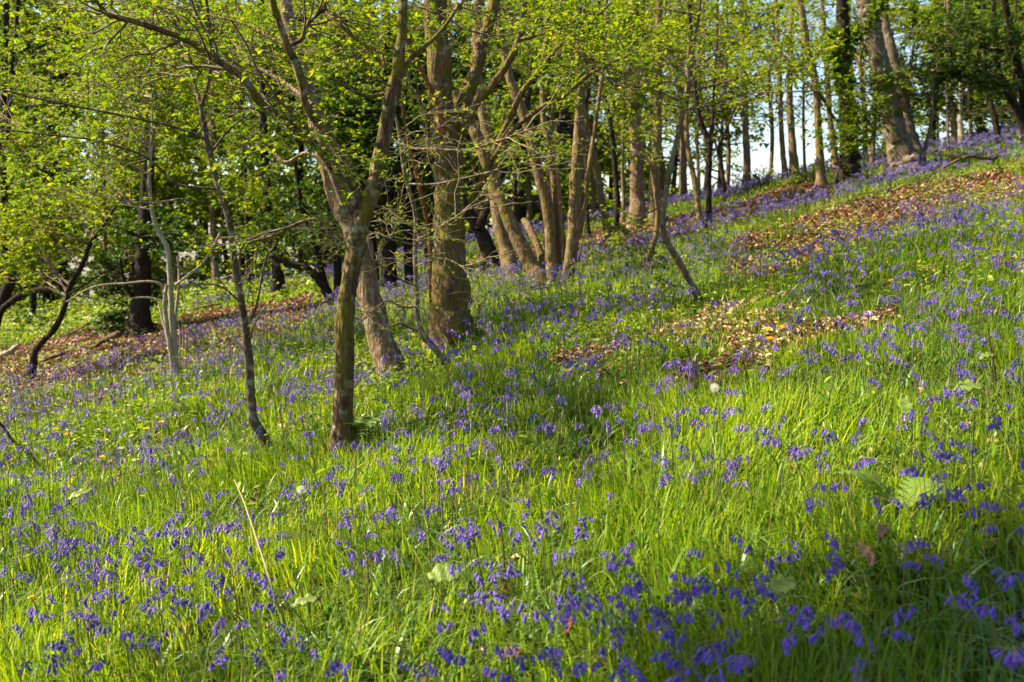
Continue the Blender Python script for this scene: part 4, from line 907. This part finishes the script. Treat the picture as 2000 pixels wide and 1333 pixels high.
# ---- trees that close the wood behind, each crown its own
for _px, _by, _d, _w, _lab, _lm, _bm, _cl in (
    (60, 610, 27, 12, "bright lime tree closing the wood at the upper left corner", "L", "D", [(40, 420, 110, 110), (70, 200, 130, 130), (60, 50, 120, 60)]),
    (350, 590, 30, 11, "bright lime tree rising behind the whitish sapling", "L", "H", [(330, 430, 110, 90), (340, 230, 130, 120), (330, 60, 140, 70)]),
    (480, 575, 26, 14, "lime green tree behind the slender grey sapling's bend", "L", "H", [(480, 420, 90, 80), (490, 220, 120, 120), (480, 60, 130, 80)]),
    (600, 560, 27, 14, "green tree whose crown fills behind the leaning pinkish trunk", "M", "D", [(600, 420, 90, 70), (600, 230, 110, 100), (610, 70, 120, 80)]),
    (700, 545, 28, 15, "green tree hidden low behind the dark evergreen", "M", "D", [(690, 420, 90, 70), (700, 120, 120, 110)]),
    (835, 520, 25, 13, "mid green tree directly behind the broad trunk's left side", "M", "D", [(830, 380, 60, 90), (820, 150, 100, 130)]),
    (940, 500, 24, 12, "fresh green tree seen through the limbs of the broad trunk", "L", "H", [(960, 300, 80, 90), (970, 130, 100, 110)]),
    (1040, 485, 24, 12, "fresh green tree seen through the hazel fan", "M", "H", [(1050, 230, 90, 130), (1060, 60, 110, 80)]),
    (1160, 430, 24, 10, "thin green tree behind the mossy leaning stem", "M", "H", [(1170, 240, 70, 90), (1170, 70, 100, 90)]),
    (1300, 405, 25, 10, "airy tree behind the two background trunks, sky showing through", "L", "H", [(1290, 200, 90, 110), (1300, 50, 100, 70)]),
    (1420, 372, 27, 9, "airy tree left of the pale upright trunk on the skyline", "L", "H", [(1410, 190, 80, 100), (1420, 40, 100, 70)]),
    (1500, 355, 28, 9, "airy twiggy tree on the skyline between the pale trunk and the twin trunks", "G", "H", [(1495, 190, 80, 70), (1500, 40, 100, 60)]),
    (1690, 320, 26, 11, "twiggy tree on the skyline behind the grey beech", "G", "H", [(1700, 160, 70, 120), (1690, 30, 90, 70)]),
    (1820, 295, 27, 11, "green tree on the skyline right of the grey beech", "M", "D", [(1830, 150, 80, 110), (1830, 30, 90, 70)]),
    (1910, 275, 27, 12, "dark green tree on the skyline near the right edge", "M", "D", [(1910, 160, 70, 90), (1920, 40, 90, 60)]),
    (1990, 255, 25, 10, "green tree at the right edge on the far bank", "M", "D", [(1990, 130, 80, 100), (2000, 20, 80, 60)])):
    _n = {"L": 18, "M": 16, "G": 14}[_lm]
    T("background_tree", _lab, (_px, _by), [([(_px, _by), (_px + 2, _by - 90), (_px - 3, _by - 200), (_px + 3, _by // 3), (_px, 0)], [_w, _w * 0.9, _w * 0.8, _w * 0.65, _w * 0.5], 0.2)],
      {"D": B_DARK, "H": B_HAZEL}[_bm], {"L": L_LIME, "M": L_MID, "G": L_GREY}[_lm], [(a, b, c, d, 0.0, 2.2, _n) for a, b, c, d in _cl],
      leaf=0.125, S=2.3, keep={"L": 0.95, "M": 0.9, "G": 0.4}[_lm] * (0.34 if 1150 < _px < 1900 else 1.2), depth=_d, wobble=0.3, group="trees closing the wood behind", sides=8, top=3)

# ------------------------------------------------------------------ small plants and wood on the ground
Y_PETAL = leafy("dandelion_yellow", [(0, (0.75, 0.42, 0.01)), (1, (0.85, 0.58, 0.015))], 0.3, (1.1, 1.0, 0.4), rough=0.6, spec=0.2)
W_FLUFF = leafy("dandelion_fluff", [(0, (0.72, 0.70, 0.64)), (1, (0.85, 0.84, 0.80))], 0.4, (1, 1, 1), rough=0.7, spec=0.2)
L_BROAD = leafy("broad_leaf", [(0, (0.14, 0.21, 0.04)), (1, (0.20, 0.26, 0.06))], 0.4, (1.2, 1.2, 0.5), rough=0.4)
L_TAN = leafy("tan_leaf", [(0, (0.20, 0.105, 0.055)), (1, (0.26, 0.15, 0.085))], 0.15, (1.1, 0.9, 0.6), rough=0.6)
L_DEAD = leafy("rusty_dead_leaf", [(0, (0.12, 0.05, 0.022)), (1, (0.17, 0.075, 0.035))], 0.15, (1.1, 0.9, 0.6), rough=0.6)
L_FERN = leafy("fern_frond", [(0, (0.10, 0.17, 0.025)), (1, (0.16, 0.23, 0.035))], 0.45, (1.3, 1.3, 0.5))
M_STRAW = plain("dry_straw", (0.30, 0.25, 0.12), 0.7, (0.16, 0.11, 0.05))
M_RED = plain("red_stalk", (0.22, 0.045, 0.02), 0.6, (0.14, 0.05, 0.02))
M_STICK = bark("dead_stick", (0.05, 0.03, 0.02), (0.12, 0.075, 0.045), (0.22, 0.15, 0.10), crack=0.2, bump=0.4)

def stalk(root, g, top, r, mat=M_STEM, name="stem", bend=0.02):
    mb = MB(); s = np.linspace(0, 1, 6)[:, None]
    p = np.array(g) + (np.array(top) - np.array(g)) * s + np.array([bend, 0, 0]) * np.sin(s * 3.14)
    tubes(mb, p[None], np.full((1, 6), r), 5); return mb.build(name, mat, root, g, True)

def dandelion(px, py, label, hgt=0.14, rad=0.019):
    g = G(px, py, hgt); root = empty("dandelion", g, label, "dandelion", "yellow dandelions"); top = g + np.array([0, 0, hgt])
    stalk(root, g, top, 0.0022)
    mb = MB(); n = 70
    for k in range(n):
        a = k * 2.39996; ring = math.sqrt((k + 1) / n); l = rad * (0.35 + 0.65 * ring); el = 1.35 * (1 - ring) + 0.12
        d = np.array([math.cos(a) * math.cos(el), math.sin(a) * math.cos(el), math.sin(el)]); s = np.array([-math.sin(a), math.cos(a), 0]) * 0.0021
        tiltv = np.array([0, -0.35 * d[1] * 0, 0])
        mb.add([top - s * 0.4, top + s * 0.4, top + d * l + s, top + d * l * 1.06, top + d * l - s], [[0, 1, 2, 3, 4]])
    mb.build("flower_head", Y_PETAL, root, g)
    mb = MB(); m = 7; a = rng.uniform(0, 6.28, m)
    blades(mb, np.repeat(g[None, :2], m, 0) + 0.005 * rng.normal(size=(m, 2)), np.full(m, 0.09), np.full(m, 0.02), np.full(m, 1.3), a, 4, tip=0.3)
    mb.build("leaf", L_HERB, root, g)

def clock(px, py, label, hgt=0.2, rad=0.024):
    g = G(px, py, hgt); root = empty("dandelion_clock", g, label, "dandelion clock"); top = g + np.array([0, 0, hgt])
    stalk(root, g, top, 0.002)
    mb = MB(); n = 110
    k = np.arange(n) + 0.5; z = 1 - 2 * k / n; a = k * 2.39996; d = np.stack([np.sqrt(1 - z * z) * np.cos(a), np.sqrt(1 - z * z) * np.sin(a), z], 1)
    L = np.stack([top + d * 0.003, top + d * rad], 1); tubes(mb, L, np.full((n, 2), 0.00025), 3)
    r = norm(np.cross(d, rng.normal(size=(n, 3)))); q = np.cross(d, r)
    for j in range(5):
        b = j * 2 * math.pi / 5; o = (math.cos(b) * r + math.sin(b) * q) * rad * 0.26
        e = np.cross(d, o) * 0.07
        V = np.stack([top + d * rad - e, top + d * rad + e, top + d * rad * 1.1 + o], 1).reshape(-1, 3)
        mb.add(V, np.arange(3 * n).reshape(n, 3))
    mb.build("seed_head", W_FLUFF, root, g)
    b = MB(); tubes(b, (top + np.array([[0, 0, -0.004], [0, 0, -0.002], [0, 0, 0.002], [0, 0, 0.004]]))[None], np.array([[0.001, 0.004, 0.004, 0.001]]), 8); b.build("core", M_STRAW, root, g)

def broad_leaf(px, py, label, Ln, Wd, ang, hgt=0.16, mat=None, name="broad_leaf", cat="leaf", curl=0.3, lobes=0.0):
    g = G(px, py, hgt); z0 = hgt; root = empty(name, g, label, cat)
    nu, nv = 12, 7; u = np.linspace(0, 1, nu); v = np.linspace(-1, 1, nv)
    U, Vv = np.meshgrid(u, v, indexing="ij")
    w = Wd * 0.5 * np.sin(np.pi * np.clip(U * 0.96 + 0.02, 0, 1)) ** 0.7 * (1 + lobes * np.sin(U * 22))
    x = U * Ln - Ln / 2; y = Vv * w
    zz = z0 + curl * Ln * (0.25 - (U - 0.5) ** 2) + 0.55 * (x * math.sin(ang) + y * math.cos(ang)) + np.abs(Vv) * w * 0.2 + 0.006 * np.sin(U * 19 + Vv * 3)
    ca, sa = math.cos(ang), math.sin(ang)
    V = np.stack([g[0] + x * ca - y * sa, g[1] + x * sa + y * ca, g[2] + zz], -1).reshape(-1, 3)
    i = np.arange(nu - 1)[:, None] * nv + np.arange(nv - 1)[None]
    F = np.stack([i, i + 1, i + nv + 1, i + nv], -1).reshape(-1, 4)
    mb = MB(); mb.add(V, F); o = mb.build("blade", mat or L_BROAD, root, g, True)
    sd = o.modifiers.new("thick", "SOLIDIFY"); sd.thickness = 0.0012
    if hgt > 0.05: stalk(root, g, V[nv // 2], 0.002, name="stalk")

def fern(px, py, label, n=6):
    g = G(px, py); root = empty("fern", g, label, "fern")
    for k in range(n):
        a = rng.uniform(0, 6.28); Ln = rng.uniform(0.18, 0.3); s = np.linspace(0, 1, 12)
        p = g + np.stack([np.cos(a) * s * Ln * 0.7, np.sin(a) * s * Ln * 0.7, Ln * (1.0 * s - 0.55 * s ** 2.5)], 1)
        mb = MB(); tubes(mb, p[None], np.linspace(0.0016, 0.0005, 12)[None], 4)
        t = norm(np.gradient(p, axis=0)); side = norm(np.cross(t, [0, 0, 1.0]))
        for i in range(2, 12):
            for sg in (-1, 1):
                l = 0.075 * math.sin(math.pi * min(s[i] * 0.9 + 0.12, 1)); d = norm(side[i] * sg + t[i] * 0.35 - np.array([0, 0, 0.1]))
                e = t[i] * 0.009
                mb.add([p[i] - e, p[i] + e, p[i] + d * l * 0.6 + e * 0.7, p[i] + d * l, p[i] + d * l * 0.6 - e * 0.7], [[0, 1, 2, 3, 4]])
        mb.build("frond", L_FERN, root, g)

def line_thing(name, label, cat, pts, rads, mat, dz=None, Y=None, sides=8, lump=0.05, branches=()):
    """pts: photo positions with heights above the ground"""
    d3 = np.array([(lambda q: q + np.array([0, 0, h]))(G(a, b, h)) for a, b, h in pts])
    L = smoothline(d3, 24); R = np.interp(np.linspace(0, 1, 24), np.linspace(0, 1, len(rads)), rads)
    L = L + rng.normal(0, 1, L.shape) * R[:, None] * 0.15
    mb = MB(); tubes(mb, L[None], R[None], sides, 0, lump, cap=True)
    for f, dv, ln in branches:
        i = int(f * 23); s = np.linspace(0, 1, 6)[:, None]
        q = L[i] + np.array(dv) * ln * s + rng.normal(0, 0.01, (6, 3)) * s
        tubes(mb, q[None], np.linspace(R[i] * 0.6, R[i] * 0.2, 6)[None], 6)
    o = mb.build(name, mat, None, L[0], True); tag(o, label, cat); return o

def bush(name, label, px, py, rad, hgt, mat, n, leaf=0.06, Y=None):
    g = G(px, py) if Y is None else P(px, py, Y)
    if Y is not None: g[2] = float(terrain(g[0], g[1]))
    root = empty(name, g, label, "bush")
    m = 26; d = norm(rng.normal(size=(m, 3)) * np.array([1, 1, 0.6]) + np.array([0, 0, 0.7])); s = np.linspace(0, 1, 7)[None, :, None]
    Lp = g + d[:, None] * np.array([rad, rad, hgt]) * s * rng.uniform(0.6, 1.05, (m, 1, 1)) + np.cumsum(rng.normal(0, 0.025 * rad, (m, 7, 3)), 1)
    Lr = np.repeat(np.linspace(0.012, 0.004, 7)[None], m, 0)
    b = MB(); tubes(b, Lp, Lr, 5)
    tw, tr = sprout(Lp, Lr, n / rad, (0.2, 1), (0.5, 1.2), (0.2 * rad, 0.45 * rad), 0.5, 5, 0.6, 0.1, 0.05, 0.002)
    tubes(b, tw, tr, 3); b.build("branches", B_TWIG, root, g)
    c = MB(); leaves_on(c, tw, leaf * 0.5, leaf, 0); c.build("crown", mat, root, g)

def make_small():
    for px, py, lab in ((1503, 664, "lowest and largest yellow dandelion by the sunlit brown leaves"), (1500, 645, "yellow dandelion left in the close group by the sunlit brown leaves"), (1531, 641, "yellow dandelion right in the close group by the sunlit brown leaves"), (1741, 550, "lone yellow dandelion among bluebells above the close group"),
                        (316, 826, "upper yellow dandelion in the left grass"), (286, 839, "yellow dandelion just left of and below the upper one in the left grass"), (198, 895, "yellow dandelion lowest in the left grass, near the pale leaf"), (133, 849, "small yellow dandelion farthest left in the far grass")):
        dandelion(px, py, lab, 0.13, 0.03 if px > 1000 and py < 670 and px < 1540 else 0.024)
    dandelion(61, 1168, "small orange-yellow flower in the shaded grass at the lower left", 0.12, 0.012)
    clock(1396, 758, "white dandelion clock right of the middle in the bright grass", 0.2, 0.017)
    clock(588, 957, "white dandelion clock in the grass below the forked mossy trunk", 0.2, 0.0155)
    broad_leaf(1893, 762, "large pale green floppy leaf near the right edge below the red stalk", 0.11, 0.05, 0.1, 0.15, curl=0.4)
    broad_leaf(1928, 700, "pale yellow curled leaf on the red stalk at the right", 0.06, 0.022, 0.2, 0.22, curl=0.6)
    broad_leaf(157, 968, "pale whitish-green leaf catching the sun in the left grass", 0.11, 0.035, 0.5, 0.16)
    broad_leaf(598, 1178, "pale green leaf in the grass right of the straw stalk's foot", 0.08, 0.028, 0.3, 0.14)
    broad_leaf(866, 1128, "broad round pale leaf in the lower centre grass", 0.085, 0.055, -0.1, 0.15)
    broad_leaf(1530, 1150, "broad green leaf at the edge of the lower right shade", 0.075, 0.045, 0.4, 0.13)
    broad_leaf(1770, 790, "upright grey-green leaf in the bright grass at the right", 0.09, 0.05, 1.4, 0.18, curl=-0.4)
    broad_leaf(1690, 1085, "large fallen tan leaf lying in the grass at the lower right", 0.07, 0.04, 1.9, 0.06, L_TAN, "fallen_leaf", "fallen leaf", 0.4, 0.12)
    broad_leaf(1724, 1040, "small fallen tan leaf above the large fallen one", 0.04, 0.03, 0.8, 0.12, L_TAN, "fallen_leaf", "fallen leaf", 0.3, 0.1)
    broad_leaf(1110, 1225, "upright rusty dead leaf in the shaded grass at the bottom centre", 0.045, 0.022, 1.3, 0.10, L_DEAD, "fallen_leaf", "fallen leaf", 0.5, 0.1)
    broad_leaf(1000, 1280, "dark brown dead leaf low in the shaded grass at the bottom centre", 0.05, 0.035, 0.2, 0.05, L_DEAD, "fallen_leaf", "fallen leaf", 0.4, 0.1)
    broad_leaf(1640, 1220, "pinkish brown dead leaf in the lower right shade", 0.045, 0.022, 1.0, 0.06, L_DEAD, "fallen_leaf", "fallen leaf", 0.4, 0.1)
    fern(694, 868, "small green fern at the right foot of the forked mossy trunk")
    fern(1344, 575, "pale green fern at the foot of the leaning sapling", 5)
    fern(1760, 1010, "feathery fern in the bright grass at the lower right", 5)
    o = line_thing("straw_stalk", "long dry straw stalk leaning in the grass at the lower left centre", "stalk", [(458, 938, 0.42), (478, 985, 0.40), (500, 1050, 0.35), (520, 1112, 0.30), (540, 1175, 0.23), (566, 1240, 0.1)], [0.0016, 0.0022, 0.0024, 0.0026], M_STRAW, sides=6, lump=0)
    line_thing("red_stalk", "thin red upright stalk in the grass near the right edge", "stalk", [(1947, 748, 0.05), (1940, 705, 0.17), (1934, 670, 0.27), (1929, 640, 0.36)], [0.0028, 0.0018], M_RED, sides=6, lump=0)
    line_thing("brown_stalk", "thin dark brown dead stalk standing in the lower centre grass", "stalk", [(988, 1150, 0.03), (985, 1100, 0.16), (980, 1040, 0.30), (968, 1003, 0.40)], [0.0025, 0.0015], M_RED, sides=6, lump=0)
    line_thing("fallen_branch", "long arching fallen branch on the violet bank at the upper right", "branch", [(1784, 362, 0.03), (1826, 338, 0.12), (1868, 314, 0.28), (1896, 306, 0.33), (1931, 311, 0.22), (1945, 306, 0.2)], [0.008, 0.016, 0.02, 0.02, 0.016], M_STICK, branches=[(0.5, (-0.6, 0.1, 0.1), 0.8), (0.62, (-0.8, 0.0, 0.05), 1.0), (0.8, (0.6, 0.2, 0.3), 0.5)])
    line_thing("fallen_log", "short dark mossy stump end by the fallen branch at the upper right", "log", [(1930, 318, 0.06), (1948, 305, 0.14), (1962, 294, 0.22)], [0.05, 0.04, 0.03], M_STICK)
    line_thing("fallen_branch", "dark stick poking up from the grass at the left edge", "branch", [(-14, 812, 0.42), (6, 835, 0.24), (30, 870, 0.0)], [0.008, 0.010, 0.012], M_STICK)
    line_thing("fallen_branch", "dark branch lying on the brown bank beside the curved tree", "branch", [(66, 712, 0.05), (98, 700, 0.1), (128, 690, 0.08)], [0.012, 0.025, 0.02], M_STICK)
    line_thing("fallen_branch", "dark thick branch lying left of the black trunk's foot", "branch", [(178, 682, 0.04), (205, 664, 0.1), (232, 652, 0.2)], [0.02, 0.035, 0.05], M_STICK)
    line_thing("fallen_branch", "thin dark branch raised over the edge of the bright meadow", "branch", [(128, 654, 0.02), (148, 646, 0.15), (172, 632, 0.3)], [0.01, 0.02, 0.02], M_STICK)
    line_thing("fallen_log", "pale broken log at the left edge on the brown bank", "log", [(-20, 700, 0.1), (15, 690, 0.14), (34, 676, 0.2)], [0.04, 0.045, 0.03], B_PALE)
    line_thing("fallen_branch", "long thin branch lying across the meadow edge right of the whitish sapling", "branch", [(352, 610, 0.05), (390, 600, 0.12), (430, 594, 0.15)], [0.012, 0.02, 0.016], M_STICK)
    bush("bush", "fresh green rounded bush on the skyline left of the grey beech", 1718, 312, 0.55, 0.75, L_LIME, 9, 0.07)
    bush("bush", "dark round bush in the bright meadow at the far left", 72, 640, 0.75, 0.95, L_DARK, 10, 0.07, 22)
    bush("bush", "low brambly bush on the skyline between the twin trunks and the wavy trunk", 1575, 360, 0.5, 0.6, L_GREY, 8, 0.06)
    bush("bush", "small green bush on the skyline right of the pale upright trunk", 1490, 366, 0.45, 0.5, L_GREY, 7, 0.06)

def wood_beyond():
    """the wood that goes on beyond the hill, one mass of far crowns"""
    tr = MB(); cr = MB()
    spots = [(x, y) for x, y in zip(rng.uniform(-46, 6, 110), rng.uniform(34, 64, 110))] + [(x, y) for x, y in zip(rng.uniform(4, 40, 26), rng.uniform(42, 66, 26))]
    for x, y in spots:
        if abs(x) > 0.62 * y + 3: continue
        z = float(terrain(x, y)); hh = rng.uniform(9, 16) - z * 0.4
        s = np.linspace(0, 1, 8)[:, None]; p = np.array([x, y, z]) + np.array([rng.normal(0, .6), rng.normal(0, .6), hh]) * s
        tubes(tr, p[None], (0.16 * np.linspace(1, 0.3, 8))[None], 6)
        nb = 30; i = rng.integers(0, 8, nb); d = norm(rng.normal(size=(nb, 3)) * [1, 1, 0.5])
        q = p[i][:, None] + d[:, None] * (rng.uniform(1.5, 3.6, nb)[:, None, None] * np.linspace(0, 1, 6)[None, :, None])
        tubes(tr, q, np.repeat(np.linspace(0.05, 0.012, 6)[None], nb, 0), 4)
        tw, _ = sprout(q, np.full(q.shape[:2], 0.02), 2.6, (0.2, 1), (0.5, 1.2), (0.6, 1.5), 0.5, 5, 0.6, 0.1, 0.05)
        leaves_on(cr, tw, 0.02 if x < 6 else 0.05, 0.18, 1)
    o = MB(); o.v = []
    for m, k in ((tr, 0), (cr, 1)):
        for V, (F, _m) in zip(m.v, m.f): pass
    n0 = tr.n; tr.v += cr.v; tr.f += [(F + n0, 1) for F, m in cr.f]
    ob = tr.build("far_woodland", [B_DARK, L_LIME])
    tag(ob, "far wood beyond the hill edge reading as one mass of leaves", "woodland", kind="stuff")

# ------------------------------------------------------------------ build everything
make_grass(); make_floor_cover(); make_bluebells()
for _a, _k in exec_trees: tree(*_a, **_k)
make_small(); wood_beyond()
def over(x, y, t=5.0): return np.array([x, y, float(terrain(x, y)) + 0.15]) + SUNV * t
tree("shade_tree", "tree standing outside the left edge whose crown shades the near grass", (0, 0),
     [([(0, -0.2), (0.1, 1.8), (0.0, 3.6), (0.3, 5.1), (0.4, 6.4)], [0.24, 0.2, 0.17, 0.12, 0.05], 0.3), ([(0.0, 3.2), (0.6, 4.6), (1.4, 5.6)], [0.1, 0.08, 0.04], 0.4)],
     B_OAK, L_MID, (), leaf=0.05, S=1.3, keep=0.62, at=(-5.6, 2.2),
     wclouds=[(over(1.75, 2.1, 8), (0.95, 0.5, 0.6), 13), (over(0.5, 1.75, 8), (1.0, 0.35, 0.5), 9), (over(-1.3, 2.2, 7), (0.7, 0.4, 0.5), 6)])
print("LEAVES", NLEAF[0])

# ------------------------------------------------------------------ light, sky, camera
w = bpy.data.worlds.new("World"); sc.world = w; w.use_nodes = True
nt = w.node_tree; bg = nt.nodes["Background"]
sky = nt.nodes.new("ShaderNodeTexSky"); sky.sky_type = "NISHITA"; sky.sun_disc = False
sky.sun_elevation = SUN_EL; sky.sun_rotation = SUN_AZ
sky.air_density = 1.0; sky.dust_density = 1.0; sky.ozone_density = 1.0
nt.links.new(sky.outputs[0], bg.inputs[0]); bg.inputs[1].default_value = 0.075
sun = bpy.data.lights.new("sun", "SUN"); sun.energy = 5.0; sun.angle = math.radians(0.53); sun.color = (1.0, 0.89, 0.63)
so = bpy.data.objects.new("sun", sun); COL.objects.link(so)
from mathutils import Vector
so.rotation_euler = Vector(-SUNV).to_track_quat("-Z", "Y").to_euler(); so.location = (0, 0, 20)

cam = bpy.data.cameras.new("camera"); co = bpy.data.objects.new("camera", cam); COL.objects.link(co)
cam.sensor_width = 36; cam.lens = FOC / 2000 * 36; cam.clip_end = 1000; cam.clip_start = 0.05
co.location = EYE; co.rotation_euler = (math.pi / 2 - PITCH, 0, 0)
cam.dof.use_dof = True; cam.dof.focus_distance = 4.2; cam.dof.aperture_fstop = 4.5
sc.camera = co
sc.view_settings.view_transform = "Standard"; sc.view_settings.look = "None"
sc.view_settings.exposure = 1.92; sc.view_settings.gamma = 1.0
sc.render.film_transparent = False
cy = sc.cycles
cy.max_bounces = 8; cy.diffuse_bounces = 4; cy.glossy_bounces = 2; cy.transmission_bounces = 4; cy.transparent_max_bounces = 4
cy.use_denoising = True; cy.denoiser = "OPENIMAGEDENOISE"; cy.denoising_input_passes = "RGB_ALBEDO_NORMAL"
cy.sample_clamp_indirect = 6.0
